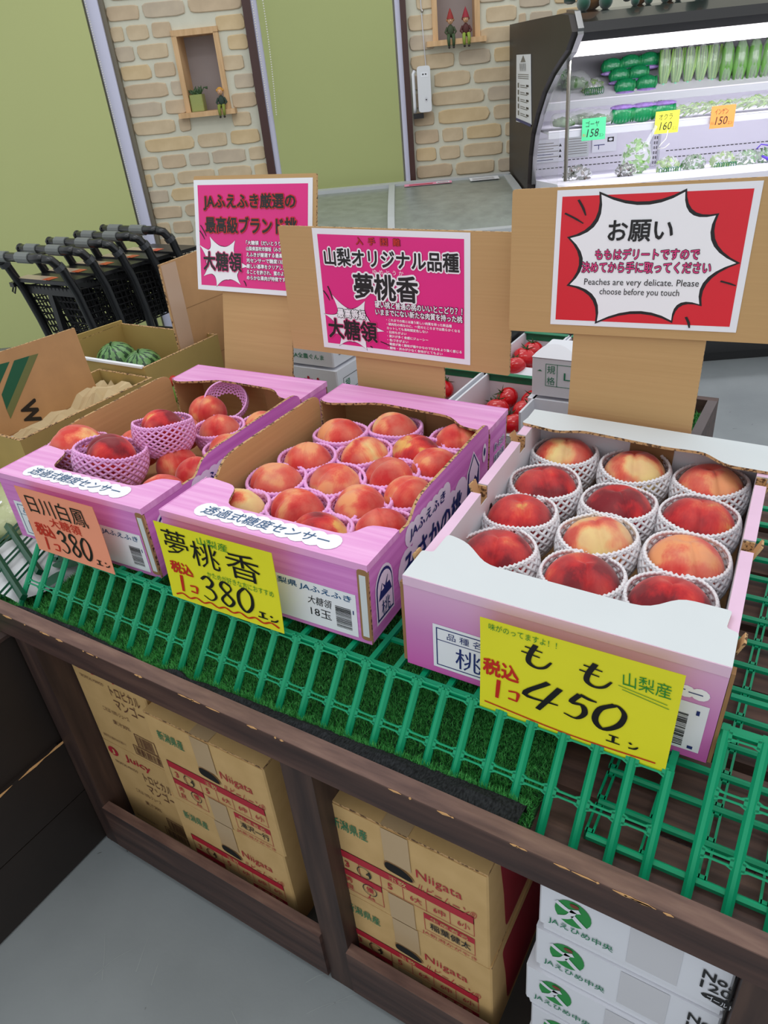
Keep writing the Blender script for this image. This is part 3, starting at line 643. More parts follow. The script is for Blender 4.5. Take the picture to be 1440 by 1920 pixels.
    fr = F((0, 0, H + .0034), (1, 0, 0), (0, 1, 0)); m = MB()
    txt(m, '透過式糖度センサー', fr, .055, .0150, .19, .019, inkt, .0, .0008, .12)
    for k in range(10): m.flat([(.058 + .0209 * k + .0155 * math.cos(a * PI / 7), .0245 + .0165 * math.sin(a * PI / 7)) for a in range(14)], fr, wink, .0002 + k * .00001)
    m.build('lid_print', r)
    # print on the right side
    fr = F((W + .0003, 0, 0), (0, 1, 0), (0, 0, 1)); m = MB()
    for k in range(7): m.flat([(.112 + .0185 * k + .016 * math.cos(a * PI / 7), .094 + .017 * math.sin(a * PI / 7)) for a in range(14)], fr, wink, .0003 + k * .00001)
    for k in range(6): m.flat([(.100 + .035 * k + .027 * math.cos(a * PI / 7), (.050, .056, .060, .054, .058, .062)[k] + .030 * math.sin(a * PI / 7)) for a in range(14)], fr, wink, .0004 + k * .00001)
    txt(m, 'JAふえふき', fr, .108, .084, .11, .019, inkb, .02, .0012, .1)
    txt(m, 'みさかの桃', fr, .085, .032, .19, .042, inkb, .03, .0014, .1)
    burst(m, fr, [(.295, .03), (.30, .085), (.325, .112), (.352, .08), (.352, .03)], (.325, .06), 0.0, wink, None, 0, .0004)
    burst(m, fr, [(.299, .033), (.304, .083), (.326, .108), (.348, .078), (.348, .033)], (.325, .06), 0.0, inkb, None, 0, .0008)
    burst(m, fr, [(.306, .06), (.308, .084), (.325, .104), (.343, .078), (.338, .062), (.330, .070), (.322, .060), (.314, .068)], (.325, .08), 0.0, wink, None, 0, .0012)
    m.flat([(.370 + .008 * math.cos(a * PI / 6), .088 + .016 * math.sin(a * PI / 6)) for a in range(12)], fr, wink, .0005); m.flat([(.370 + .004 * math.cos(a * PI / 6), .090 + .007 * math.sin(a * PI / 6)) for a in range(12)], fr, inkb, .0009)
    arch = [(.014, .018), (.060, .018), (.060, .066)] + [(.037 + .023 * math.cos(a * PI / 10), .066 + .030 * math.sin(a * PI / 10)) for a in range(1, 10)] + [(.014, .066)]
    m.flat(arch, fr, wink, .0004); sc = lambda q, k: [(.037 + (a - .037) * k, .055 + (b - .055) * k) for a, b in q]
    m.flat(sc(arch, .9), fr, inkb, .0007); m.flat(sc(arch, .80), fr, wink, .0010)
    m.flat([(.020, .052), (.030, .074), (.037, .066), (.045, .078), (.054, .052)], fr, inkb, .0013); m.flat([(.027, .064), (.0305, .0735), (.034, .064)], fr, wink, .0016); m.flat([(.041, .067), (.045, .0775), (.049, .067)], fr, wink, .0016)
    txt(m, '桃', fr, .026, .026, .022, .022, inkb, .0, .0016)
    fr2 = F((W + .0003, 0, 0), (0, 1, 0), (0, 0, 1)); txt(m, '桃・ぶどう', fr2, L - .060, .070, .045, .012, inkb, .01, .0012, 0, wink, .1); txt(m, '産直の味', fr2, L - .060, .050, .045, .012, inkb, .01, .0012, 0, wink, .1)
    m.build('side_print', r); return r
boxA = peach_box('pink peach box at the left with a salmon card and peaches in large loose nets', (-.671, -.1935, T - .006), (.0065, .0065, .0384), 'A')
boxB = peach_box('pink peach box in the middle with a yellow 380 card, packed full', (-.312, -.1935, T + .009), (-.0186, .036, .0565), 'B')
boxA['label'] = 'pink peach box at the left with a salmon price card and large loose pink nets'
boxB['label'] = 'pink peach box in the middle, packed full, with a yellow 380 price card'
def white_box():
    W, L, H = .3248, .4368, .126; t = .004; w2 = .013
    r = thing('peach_box', 'peach box with white folded lids and pale pink walls at the right, twelve peaches inside', 'box', (.0534, -.1868, T + .002), (.0156, .0375, .0438))
    m = MB(); m.box((t, t, 0), (W - t, L - t, t), kraft); m.build('base', r)
    m = MB(); cardpanel(m, [(0, 0), (W, 0), (W, H), (0, H)], F((0, t, 0), (1, 0, 0), (0, 0, 1)), t, gpink, greyw); m.build('front_wall', r)
    m = MB(); cardpanel(m, [(0, 0), (W, 0), (W, H), (0, H)], F((W, L - t, 0), (-1, 0, 0), (0, 0, 1)), t, gpink, greyw)
    m.box((.145, L - .0052, .06), (.205, L - .0046, H - .002), kraftdk); m.build('back_wall', r)
    for sgn in (0, 1):
        m = MB(); x0 = 0 if not sgn else W - w2
        segs = ((.052, .190), (.213, .337), (.360, L - .006))
        m.box((x0, .004, .004), (x0 + w2, L - .004, H - .020), greyw)
        for a, b in segs: m.box((x0, a, H - .020), (x0 + w2, b, H - .0015), greyw); m.rect(F((0, 0, H - .0013), (1, 0, 0), (0, 1, 0)), x0, a, x0 + w2, b, palepink)
        xo = -.0002 if not sgn else W + .0002
        m.add([(xo, .004, 0), (xo, L - .004, 0), (xo, L - .004, H - .02), (xo, .004, H - .02)], [(0, 1, 2, 3) if sgn else (3, 2, 1, 0)], gpink)
        xi = w2 + .0003 if not sgn else W - w2 - .0003
        for yy, zz in ((.075, .082), (.225, .078)):
            m.flat([(yy + .006 * math.cos(a * PI / 5), zz + .013 * math.sin(a * PI / 5)) for a in range(10)], F((xi, 0, 0), (0, 1 if not sgn else -1, 0) if False else (0, 1, 0), (0, 0, 1)), ink, .0002 if not sgn else -.0002)
        m.build('side_wall', r)
        for a, b in ((.190, .213), (.337, .360), (.030, .052)):
            m = MB(); xc = x0 + w2 * .5; d = -1 if not sgn else 1
            m.box((x0 + .001, a + .001, H - .020), (x0 + w2 - .001, b - .001, H - .019), kraftdk)
            for e in (a + .0004, b - .0026): m.box((x0 + .0005, e, H - .020), (x0 + w2 - .0005, e + .002, H - .0025), flute)
            o_ = Vector((x0 + (.002 if not sgn else w2 - .002), a + .002, H - .014)); m.prism([(0, 0), (b - a - .004, 0), (b - a - .004, .020), (.002, .021)], F(o_, (0, 1, 0), (d * .35, 0, .94)), .0025, kraft, kraft, flute); m.build('tab', r)
    lid = rpoly([(0, 0, 0), (W, 0, 0), (W, .048, .003), (W - .011, .051, .003), (W - .009, .078, .004), (W - .055, .078, .012), (W - .083, .050, .014), (.074, .052, .014), (.040, .082, .014), (.014, .088, .006), (.013, .050, .004), (0, .048, .003)], .01)
    m = MB(); cardpanel(m, lid, F((0, 0, H - .0005), (1, 0, 0), (0, 1, 0)), t, whitec, kraft); m.build('front_lid', r)
    lid = rpoly([(0, L, 0), (0, L - .030, 0), (-.003, L - .048, .004), (.052, L - .056, .01), (.085, L - .042, .01), (.20, L - .050, .01), (.245, L - .046, .01), (.275, L - .070, .012), (W, L - .070, .003), (W, L, 0)], .006)
    m = MB(); cardpanel(m, lid, F((0, 0, H - .0005), (1, 0, 0), (0, 1, 0)), t, whitec, kraft); m.build('back_lid', r)
    m = MB(); m.box((0, -.0008, H - .009), (W, .0002, H + .0034), palepink); m.build('fold', r)
    m = MB(); m.box((-.0045, .001, .004), (-.0005, .006, H - .008), kraftdk); m.build('corner_flap', r); m = MB(); m.box((W + .0005, .000, .002), (W + .004, .010, H - .004), kraftdk); m.build('corner_flap', r)
    fr = F((0, -.0005, 0), (1, 0, 0), (0, 0, 1)); m = MB(); m.rect(fr, .034, .010, .316, .074, paper, .0002); m.build('printed_label', r, label='white printed label')
    m = MB(); m.frame(fr, .038, .014, .15, .070, .0013, inkb, .0005); m.rect(fr, .038, .052, .15, .053, inkb, .0005)
    txt(m, '品 種 名', fr, .051, .056, .040, .010, inkb); txt(m, '桃', fr, .061, .018, .030, .030, inkb)
    barcode(m, fr, .270, .014, .030, .046, ink, 9, True); m.rect(fr, .306, .060, .309, .066, inkb, .0006); m.rect(fr, .305, .013, .310, .017, inkb, .0006)
    fc = [(.245 + .0 , .086)]
    for k in range(4): m.flat([(.268 + .0125 * k + .0085 * math.cos(a * PI / 6), .0865 + .0075 * math.sin(a * PI / 6)) for a in range(12)], fr, wink, .0002 + k * .00001)
    txt(m, 'ンサー', fr, .264, .0815, .044, .010, inkb, .0, .0008)
    m.build('label_print', r); return r
boxG = white_box()

# ------------------------------------------------------------------ peaches in foam nets
def peach_mesh(i, mt, r=.038):
    m = MB(); n, k = 36, 20; rr = random.Random(i); vs = []; fs = []; lop = rr.uniform(-.04, .04)
    for a in range(k + 1):
        th = PI * a / k
        for j in range(n):
            ph = 2 * PI * j / n; ph = ph - .72 * math.sin(ph); q = 1 + .02 * math.sin(ph * 2 + i) * math.sin(th)
            cl = min(abs(((ph + PI) % (2 * PI)) - PI), 9)                         # suture along phi = 0
            q -= .095 * math.exp(-(cl / .13) ** 2) * (math.sin(th) ** .6 if 0 < th < PI else 0)
            q += .03 * math.exp(-((cl - .5) / .3) ** 2) * math.sin(th)
            q -= .20 * math.exp(-(th / .22) ** 2)                                # stem hollow
            q += .035 * math.exp(-((PI - th) / .16) ** 2) * 1.0 - .02 * math.exp(-((PI - th) / .5) ** 2)
            x, y, z = math.sin(th) * math.cos(ph), math.sin(th) * math.sin(ph), math.cos(th)
            vs.append((r * q * x * (1 + lop), r * q * y, r * q * z * .93))
    for a in range(k):
        for j in range(n): fs.append((a * n + j, (a + 1) * n + j, (a + 1) * n + (j + 1) % n, a * n + (j + 1) % n))
    m.add(vs, fs, mt); return m.mesh('fruit', smooth=True)
PM = {k: [peach_mesh(i + 10 * j, v) for j in range(2)] for i, (k, v) in enumerate(PK.items())}
def net_mesh(mt, R, top, flare, N=26, rows=6, thick=.0017, seed=0):
    m = MB(); rr = random.Random(seed); seg = rows * 2
    def P(u, a):
        z = -.72 + (top + .72) * u; base = math.sqrt(max(.08, 1 - min(z, .0) ** 2)); rad = base * (1 + flare * max(u, 0) ** 2)
        if z > 0: rad = (1 - (1 - math.sqrt(max(0, 1 - z * z))) * (1 - flare * 3.2)) * (1 + flare * u * u)
        wv = .03 * math.sin(3 * a + seed) * u
        return Vector((R * (rad + .02) * math.cos(a), R * (rad + .02) * math.sin(a), R * (z * .97 + wv)))
    for sg_ in (1, -1):
        for i in range(N):
            pts = [P(k / seg, 2 * PI * (i + sg_ * k * .5) / N + (0 if sg_ > 0 else 0)) for k in range(seg + 1)]
            m.tube(pts, thick, mt, 4, cap=False)
    for e in (1, -1): m.tube([P(1.0 - .035 * (1 + e * math.cos(PI * k)), 2 * PI * k / (2 * N)) for k in range(2 * N)], thick * .95, mt, 5, closed=True)
    return m.mesh('foam_net', smooth=True)
NP = [net_mesh(netp, .0425, .34, .07, 22, 5, .0030, s) for s in (1, 2)]
NW = [net_mesh(netw, .0480, .50, .05, 24, 5, .0022, s) for s in (3, 4)]
NC = [net_mesh(netp, .050, .46, .06, 24, 6, .0022, s) for s in (5, 6)]
def peach(x, y, z, col, label, net, v=0, rot=(0, 0, 0), sc=1.0, nrot=(0, 0, 0), group=None, nsc=1.0, npos=(0, 0, 0)):
    r = thing('peach', label, 'peach', (x, y, z), (0, 0, 0), group)
    o = put('fruit', PM[col][v % 2], r); o.rotation_euler = rot; o.scale = (sc,) * 3
    if net:
        o = put('foam_net', net[v % 2], r); o.rotation_euler = nrot; o.scale = (nsc,) * 3; o.location = npos
    return r
gcol = [['mixed', 'yellow', 'orange'], ['red', 'dark', 'dark'], ['dark', 'yellow', 'orange'], ['red', 'dark', 'dark']]
gdesc = {'mixed': 'red and yellow', 'yellow': 'yellow-cheeked', 'orange': 'orange', 'red': 'deep red', 'dark': 'dark red', 'coral': 'coral red'}
rown = ['back row', 'second row from the back', 'third row from the back', 'front row']; coln = ['left', 'middle', 'right']
GP = [(.098, .217), (.200, .216), (.300, .216), (.103, .122), (.206, .112), (.302, .122), (.101, .036), (.205, .028), (.306, .030), (.108, -.052), (.212, -.056), (.308, -.056)]
rnd = random.Random(21)
for i, (x, y) in enumerate(GP):
    ro, co = divmod(i, 3); c = gcol[ro][co]
    peach(x, y, T + .068 - (x - .2) * .03, c, '%s peach in white foam net, %s, %s, white-lidded box' % (gdesc[c], rown[ro], coln[co]), NW, i, (rnd.uniform(-.1, .1), -rnd.uniform(.15, .45), rnd.uniform(-1.7, -.9)), 1.17, (rnd.uniform(-.05, .05), rnd.uniform(-.05, .05), rnd.random() * 6), 'peaches in white nets')
BP = [(-.262, .160, 'orange'), (-.190, .215, 'mixed'), (-.262, .066, 'coral'), (-.189, .117, 'mixed'), (-.119, .158, 'red'), (-.078, .222, 'coral'), (-.264, -.009, 'orange'), (-.183, .027, 'coral'), (-.119, .077, 'coral'), (-.070, .132, 'coral'), (-.266, -.094, 'mixed'), (-.189, -.058, 'coral'), (-.114, -.012, 'coral'), (-.063, .040, 'coral'), (-.124, -.096, 'red'), (-.057, -.050, 'coral')]
bn = ['leftmost of the back row', 'second from the left at the back', 'beside the left wall, second from the back', 'in the second row, left of centre', 'in the second row, right of centre', 'in the far right corner', 'beside the left wall, third from the back', 'in the very middle', 'right of the very middle one', 'beside the right wall, second from the back', 'in the near left corner by the lid', 'left of centre, second row from the front', 'right of centre, second row from the front', 'beside the right wall, third from the back', 'centre of the front row, half under the lid', 'in the near right corner by the lid']
for i, (x, y, c) in enumerate(BP):
    peach(x, y, T + .071 - (x + .15) * .036, c, 'peach in the packed middle box, ' + bn[i], NP, i, (PI + rnd.uniform(-.1, .1), -rnd.uniform(.45, .9), rnd.uniform(-2.8, -.4)), 1.02, (0, rnd.uniform(-.06, .06), rnd.random() * 6), 'peaches in the middle box')
AP = [(-.596, .192, T + .060, 'coral', 'peach lying at the back left of the leftmost box, half out of its net', .98, None), (-.588, .108, T + .058, 'orange', 'orange peach behind the upright netted one in the leftmost box', .98, None),
      (-.502, .124, T + .062, 'coral', 'coral peach in the middle of the leftmost box, netted, towards the back', 1.0, 'n'), (-.440, .172, T + .058, 'orange', 'peach in the far right corner of the leftmost box', .95, 'n'),
      (-.440, .080, T + .055, 'orange', 'orange peach beside the right wall of the leftmost box', .95, 'n'), (-.607, .028, T + .060, 'coral', 'peach half hidden between two large nets in the leftmost box', .95, None),
      (-.434, -.084, T + .060, 'coral', 'bare red peach in the near right corner of the leftmost box', 1.0, None), (-.505, .015, T + .050, 'coral', 'peach under the upright netted one in the leftmost box', .95, None), (-.445, .000, T + .050, 'orange', 'low peach at the right wall of the leftmost box, near the middle', .95, None)]
for i, (x, y, z, c, lb, sc_, nn) in enumerate(AP):
    peach(x, y, z, c, lb, NP if nn else None, i, (PI + rnd.uniform(-.1, .1), -rnd.uniform(.4, .8), rnd.uniform(-2.4, -.5)), sc_, (0, 0, rnd.random() * 6))
peach(-.656, -.056, T + .086, 'mixed', 'large red and yellow peach in a loose pink net at the front left corner of the leftmost box', NC, 0, (PI, -.55, -2.6), 1.22, (-.10, -.08, 0), nsc=1.0, npos=(0, 0, -.006))
peach(-.563, -.062, T + .094, 'dark', 'dark red peach in a wide pink net tipped towards the front of the leftmost box', NC, 1, (PI, -.75, -2.2), 1.06, (-.22, .10, 0), nsc=1.12, npos=(.000, -.004, -.006))
peach(-.537, .032, T + .106, 'dark', 'dark red peach standing highest in its pink net in the leftmost box', NC, 0, (PI, -.6, -2.1), .96, (-.15, .10, 1), nsc=.98, npos=(0, 0, -.006))
bn2 = put('foam_net', NC[1], None); bn2.location = (-.565, .215, T + .078); bn2.rotation_euler = (.5, .5, 0); bn2.scale = (.8, .8, .5)
tag(bn2, 'empty pink foam net lying at the back of the leftmost box', 'foam net')
for o_ in [o for o in bpy.data.objects if o.name.startswith('peach') and 'red and yellow peach in a loose' in str(o.get('label', ''))]: o_['label'] = 'large red-yellow peach in a loose pink net, front left of the leftmost box'
for o_ in [o for o in bpy.data.objects if o.name.startswith('peach') and 'dark red peach in a wide' in str(o.get('label', ''))]: o_['label'] = 'dark red peach in a wide tipped pink net at the front of the leftmost box'

# ------------------------------------------------------------------ handwritten price cards on the boxes
def card(label, fr, W, H, mt, fn):
    r = thing('price_card', label, 'price card', tuple(fr.o))
    f2 = F((0, 0, 0), fr.u, fr.v, fr.n); m = MB(); n = 8; vs = []; fs = []
    for j in range(n + 1):
        y = H * j / n; c = .006 * (1 - j / n) ** 2
        vs += [f2.p(0, y, c), f2.p(W, y, c)]
    nv = len(vs)
    vs += [f2.p(a * W, H * j / n, .006 * (1 - j / n) ** 2 - .0004) for j in range(n + 1) for a in (0, 1)]
    for j in range(n): fs.append((2 * j, 2 * j + 1, 2 * j + 3, 2 * j + 2)); fs.append((nv + 2 * j, nv + 2 * j + 2, nv + 2 * j + 3, nv + 2 * j + 1))
    m.add(vs, fs, mt); m.build('card', r)
    class CF(F):
        def p(s, a, b, c=0): t_ = max(0, 1 - (b * H) / H); return f2.p(a * W, b * H, c + .006 * t_ ** 2)
    cf = CF(); m = MB(); fn(m, cf, W / H); m.build('handwriting', r); return r
def fnA(m, f, ar):
    txt(m, '日川白鳳', f, .10, .63, .76, .28, ink, .0, .001, -.02); txt(m, '大糖領', f, .32, .47, .40, .15, inkr, .005, .001)
    txt(m, '税込', f, .08, .28, .24, .19, inkr, .045, .001); pen(m, '1', f, .12, .06, .10, .20, .022, inkr, c=.001); pen(m, 'ko', f, .24, .08, .2, .12, .02, inkr, c=.001) if False else [m.brush([(.25 + p[0] * .09, .08 + p[1] * .12) for p in st], f, .02, inkr, .001) for st in DG['ko']]
    pen(m, '380', f, .36, .10, .42, .34, .027, ink, c=.001)
    for st in DG['e']: m.brush([(.80 + p[0] * .08, .08 + p[1] * .08) for p in st], f, .016, ink, .001)
    for st in DG['n']: m.brush([(.91 + p[0] * .06, .08 + p[1] * .08) for p in st], f, .016, ink, .001)
def fnB(m, f, ar):
    txt(m, '夢', f, .06, .62, .22, .32, ink, .0, .001, -.02); txt(m, '桃', f, .30, .56, .24, .32, ink, .0, .001); txt(m, '香', f, .60, .55, .28, .33, ink, .0, .001)
    txt(m, '山梨産', f, .38, .85, .26, .10, inkg, .0, .001); txt(m, 'かためが好きな方におすすめ', f, .40, .44, .56, .08, inkg, -.002, .001)
    txt(m, '税込', f, .06, .37, .20, .15, inkr, .045, .001); pen(m, '1', f, .08, .13, .12, .22, .024, inkr, c=.001)
    for st in DG['ko']: m.brush([(.20 + p[0] * .08, .15 + p[1] * .11) for p in st], f, .022, inkr, .001)
    pen(m, '380', f, .32, .13, .46, .31, .025, ink, c=.001)
    for st in DG['e']: m.brush([(.80 + p[0] * .08, .12 + p[1] * .08) for p in st], f, .018, ink, .001)
    for st in DG['n']: m.brush([(.90 + p[0] * .07, .11 + p[1] * .08) for p in st], f, .018, ink, .001)
    m.brush([(.05 + k * .0655, .075 + (.018 if k % 2 else -.018)) for k in range(15)], f, .018, inkr, .001, False, 4)
def fnG(m, f, ar):
    txt(m, '味がのってますよ！！', f, .05, .90, .36, .07, inkg, .0, .001)
    for x, w_, y in ((.22, .15, .66), (.52, .15, .65)):
        for st in DG['mo']: m.brush([(x + p[0] * w_, y + p[1] * .21) for p in st], f, .026 if len(st) > 2 else .016, ink, .001)
    txt(m, '山梨産', f, .74, .74, .22, .14, inkg, .0, .001, -.05)
    m.brush([(.72, .73), (.95, .68)], f, .006, inkg, .001, False); m.brush([(.74, .70), (.96, .645)], f, .006, inkg, .001, False)
    txt(m, '税込', f, .02, .42, .20, .17, inkr, .04, .001)
    pen(m, '1', f, .06, .19, .10, .20, .020, inkr, c=.001)
    for st in DG['ko']: m.brush([(.16 + p[0] * .07, .21 + p[1] * .12) for p in st], f, .018, inkr, .001)
    pen(m, '4', f, .25, .25, .19, .28, .030, ink, c=.001, sh=.05); pen(m, '5', f, .46, .25, .14, .28, .028, ink, c=.001, sh=.1); pen(m, '0', f, .61, .24, .15, .28, .030, ink, c=.001, sh=.12)
    for st in DG['e']: m.brush([(.70 + p[0] * .07, .13 + p[1] * .08) for p in st], f, .014, ink, .001)
    for st in DG['n']: m.brush([(.81 + p[0] * .05, .13 + p[1] * .07) for p in st], f, .014, ink, .001)
    m.brush([(.03, .11), (.5, .06), (.95, .075)], f, .014, inkr, .001, False)
card('salmon handwritten price card reading 380, on the leftmost peach box', F((-.598, -.207, T - .001), (1, 0, .02), (.02, -.06, 1)), .178, .116, org, fnA)
card('yellow handwritten price card reading 380, on the middle peach box', F((-.306, -.205, T + .000), (1, 0, .02), (.06, -.06, 1)), .196, .126, yel, fnB)
card('large yellow handwritten price card reading 450, on the white-lidded box', F((.152, -.198, T - .010), (1, 0, .012), (.03, -.06, 1)), .194, .131, yel, fnG)

# ------------------------------------------------------------------ cardboard signs with printed posters
def sign(label, ofs, fr, W, H, px0, py0, pw, ph, nx0, nx1, nd_, fn, colr):
    r = thing('cardboard_sign', label, 'sign', tuple(fr.o)); f2 = F((0, 0, 0), fr.u, fr.v, fr.n)
    m = MB(); m.prism(rpoly([(0, 0), (W, 0), (W, H), (0, H)], .004), F(f2.p(0, 0, -.004), f2.u, f2.v, f2.n), .004, signcard, signcard, flute); m.build('board', r)
    m = MB(); m.prism([(nx0, -nd_), (nx1, -nd_), (nx1, .03), (nx0, .03)], F(f2.p(0, 0, -.0085), f2.u, f2.v, f2.n), .004, kraft2 if ofs else signcard, kraft2, flute); m.build('support', r, label='upright cardboard support strip')
    fp = F(f2.p(px0, py0, .0004), f2.u, f2.v, f2.n)
    m = MB(); m.prism([(0, 0), (pw, 0), (pw, ph), (0, ph)], fp, .0004, paper); m.build('poster', r, label='white-edged %s poster sheet' % colr)
    class PF(F):
        def p(s, a, b, c=0): return fp.p(a * pw, b * ph, .0004 + c)
    m = MB(); fn(m, PF()); m.build('poster_print', r); return r
def dash(m, f, a, b, w_=.008): m.brush([a, ((a[0] + b[0]) / 2 + .004, (a[1] + b[1]) / 2), b], f, w_, ink, .0009)
BURST_S = [(.02, .40), (.12, .36), (.15, .47), (.26, .38), (.38, .44), (.39, .30), (.46, .20), (.37, .14), (.37, -.02), (.27, .03), (.15, -.03), (.13, .09), (.02, .12), (.09, .24)]
def posterB(m, f):
    m.rect(f, .035, .045, .965, .955, hot, .0002)
    burst(m, f, [(.03, .30), (.13, .32), (.10, .47), (.22, .36), (.33, .44), (.34, .30), (.45, .20), (.34, .15), (.32, .02), (.22, .08), (.12, .03), (.13, .13), (.05, .12), (.10, .22)], (.22, .22), .12, wink, ink, .006)
    for c_, x in zip('入手困難', (.30, .38, .46, .54)): txt(m, c_, f, x, .885, .045, .055, inkr, .02, .0012, 0, ink, .03)
    txt(m, '山梨オリジナル品種', f, .075, .715, .86, .135, ink, .035, .0016, -.01, wink, .075)
    txt(m, 'ゆ め と う か', f, .40, .665, .20, .035, wink, .0, .002)
    txt(m, '夢桃香', f, .265, .46, .42, .20, ink, .035, .0016, 0, wink, .06)
    txt(m, '最高等級', f, .13, .285, .20, .075, wink, .035, .0016, 0, ink, .05)
    txt(m, '大糖領', f, .055, .10, .345, .17, ink, .035, .0018, 0, pinkink, .03)
    txt(m, '硬い桃と普通の桃のいいとこどり？！', f, .40, .395, .555, .055, wink, .03, .0016, 0, ink, .06)
    txt(m, 'いままでにない新たな肉質を持った桃', f, .40, .335, .555, .052, wink, .03, .0016, 0, ink, .06)
    for i, (s, w_) in enumerate((('・これまでの桃とは違う新しい肉質を持った新品種', .42), ('・硬肉性の桃なのに、一定のところまでは柔らかくなる', .47), ('カットしても長時間変色しない', .27), ('・日持ちがよい', .13), ('・果汁が多く食感にジューシー', .27), ('・色づきがよい', .14), ('・糖度が高く酸味が穏やかなので甘みをより強く感じる', .48), ('・酸味・渋みが少なく食味がとてもよい', .36))):
        txt(m, s, f, .47, .290 - i * .0335, w_, .023, wink, .03, .0012)
    dash(m, f, (.04, .50), (.08, .42)); dash(m, f, (.075, .54), (.10, .43)); dash(m, f, (.42, .11), (.49, .08)); dash(m, f, (.345, .06), (.36, .045))
def posterA(m, f):
    m.rect(f, .035, .045, .965, .955, hot, .0002)
    burst(m, f, [(.03, .42), (.12, .38), (.13, .50), (.25, .41), (.36, .47), (.36, .34), (.47, .24), (.38, .18), (.40, .07), (.29, .11), (.18, .04), (.15, .15), (.06, .13), (.09, .26)], (.24, .26), .12, wink, ink, .006)
    txt(m, 'JAふえふき厳選の', f, .09, .735, .78, .14, ink, .035, .0016, -.01, inkr, .05)
    txt(m, '最高級ブランド桃', f, .10, .535, .78, .14, ink, .035, .0016, -.01, inkr, .05)
    txt(m, '大糖領', f, .07, .19, .345, .17, ink, .035, .0018, 0, pinkink, .03)
    for i, s in enumerate(('「大糖領（だいとうりょう）」は', '山梨県笛吹市御坂（みさか）のＪＡふ', 'えふきが厳選する最高級ブランド', '光センサーで糖度13度以上など', '厳しい基準をクリアした特に優れ', 'ることを許され、蜜のような甘さと', 'めらかな果肉が特徴です')):
        txt(m, s, f, .46, .435 - i * .052, .46 if i != 6 else .33, .038, wink, .035, .0016, 0, ink, .04)
    dash(m, f, (.04, .55), (.085, .47)); dash(m, f, (.05, .60), (.10, .50)); dash(m, f, (.43, .11), (.45, .06))
GT = [(.236, .966), (.658, .960), (.819, .80), (.95, .483), (.806, .19), (.675, .063), (.27, .033), (.096, .315), (.082, .665)]
def posterG(m, f):
    m.rect(f, .03, .04, .965, .955, redp, .0002)
    C = Vector((.52, .5)); burst(m, f, [tuple(C + (Vector(p) - C) * 1.03) for p in GT], (.52, .5), .16, ink, None, 0, .0005); burst(m, f, [tuple(C + (Vector(p) - C) * .985) for p in GT], (.52, .5), .172, wink, None, 0, .0009)
    txt(m, 'お願い', f, .294, .635, .328, .145, ink, .025, .0016)
    txt(m, 'ももはデリートですので', f, .235, .508, .53, .075, pinkink, .02, .0018, 0, ink, .05)
    txt(m, '決めてから手に取ってください', f, .165, .412, .665, .078, pinkink, .02, .0018, 0, ink, .05)
    txt(m, 'Peaches are very delicate. Please', f, .185, .305, .60, .062, ink, .0, .0016); txt(m, 'choose before you touch', f, .275, .235, .42, .062, ink, .0, .0016)
    for a, b in (((.12, .93), (.165, .82)), ((.05, .84), (.155, .765)), ((.885, .36), (.96, .33)), ((.745, .10), (.77, .02))): dash(m, f, a, b, .012)
dz = .132
sign('brown cardboard sign with a pink poster about a white-fleshed peach behind the middle peach box', 0, F((-.4555, .306, .640 + dz), (1, 0, -.008), (.02, .02, 1)), .430, .216, .072, .010, .2905, .204, .136, .312, .14, posterB, 'pink')
bpy.data.objects['cardboard_sign']['label'] = 'pink poster on a brown cardboard sign behind the middle peach box'
s2 = sign('pink poster on a cardboard sign behind the leftmost peach box, partly hidden', 1, F((-.7355, .37, .7166 + dz), (1, 0, 0), (.01, .24, 1)), .298, .212, .0, .0, .290, .205, .062, .240, .27, posterA, 'pink')
s3 = sign('red poster with a white burst on a cardboard sign behind the white-lidded box', 0, F((-.012, .272, .722 + dz), (1, 0, .035), (.012, .03, 1)), .375, .192, .063, .0125, .243, .176, .096, .272, .150, posterG, 'red')

# ------------------------------------------------------------------ things behind: built in absolute shop coordinates, hung on a root at their base
class TH:
    def __init__(s, name, label, cat, base, inroom=False, group=None):
        s.b = Vector(base); s.r = (room if inroom else thingS)(name, label, cat, base, **({'group': group} if group else {}))
    def part(s, name, fn, smooth=False, parent=None, label=None, kind=None):
        m = MB(); fn(m); o = m.build(name, parent or s.r, smooth=smooth, label=label, kind=kind)
        if parent is None: o.location = -s.b
        return o
# refrigerated vegetable case
laq = mat('dark_brown_laminate', (46, 40, 38), .45, var=.08, vscale=6, spec=.3); caseblk = mat('case_black', (26, 24, 25), .2, coat=.5)
casew = mat('case_white', (232, 230, 240), .4); caseg = mat('case_shelf_grey', (196, 198, 206), .35)
lampm = mat('case_lamp', (255, 250, 255), .5, emit=3.0)
c_ = TH('refrigerated_case', 'dark brown refrigerated vegetable case with lit white shelves by the brick wall', 'refrigerator', (.466, 2.3, 0), True)
PROF = [(3.476, 1.179), (2.717, 1.163), (2.384, 1.155), (2.279, 1.147), (2.224, 1.108), (2.300, 1.070), (2.385, 1.050), (2.512, 1.018), (2.655, .967), (2.775, .902), (2.875, .832), (2.924, .759), (2.948, .66), (2.955, .50), (2.70, .45), (2.70, .02), (3.476, .02)]
c_.part('side_panel', lambda m: m.prism([(t, z) for t, z in PROF], F((.440, 0, 0), (0, 1, 0), (0, 0, 1), (1, 0, 0)), .026, laq))
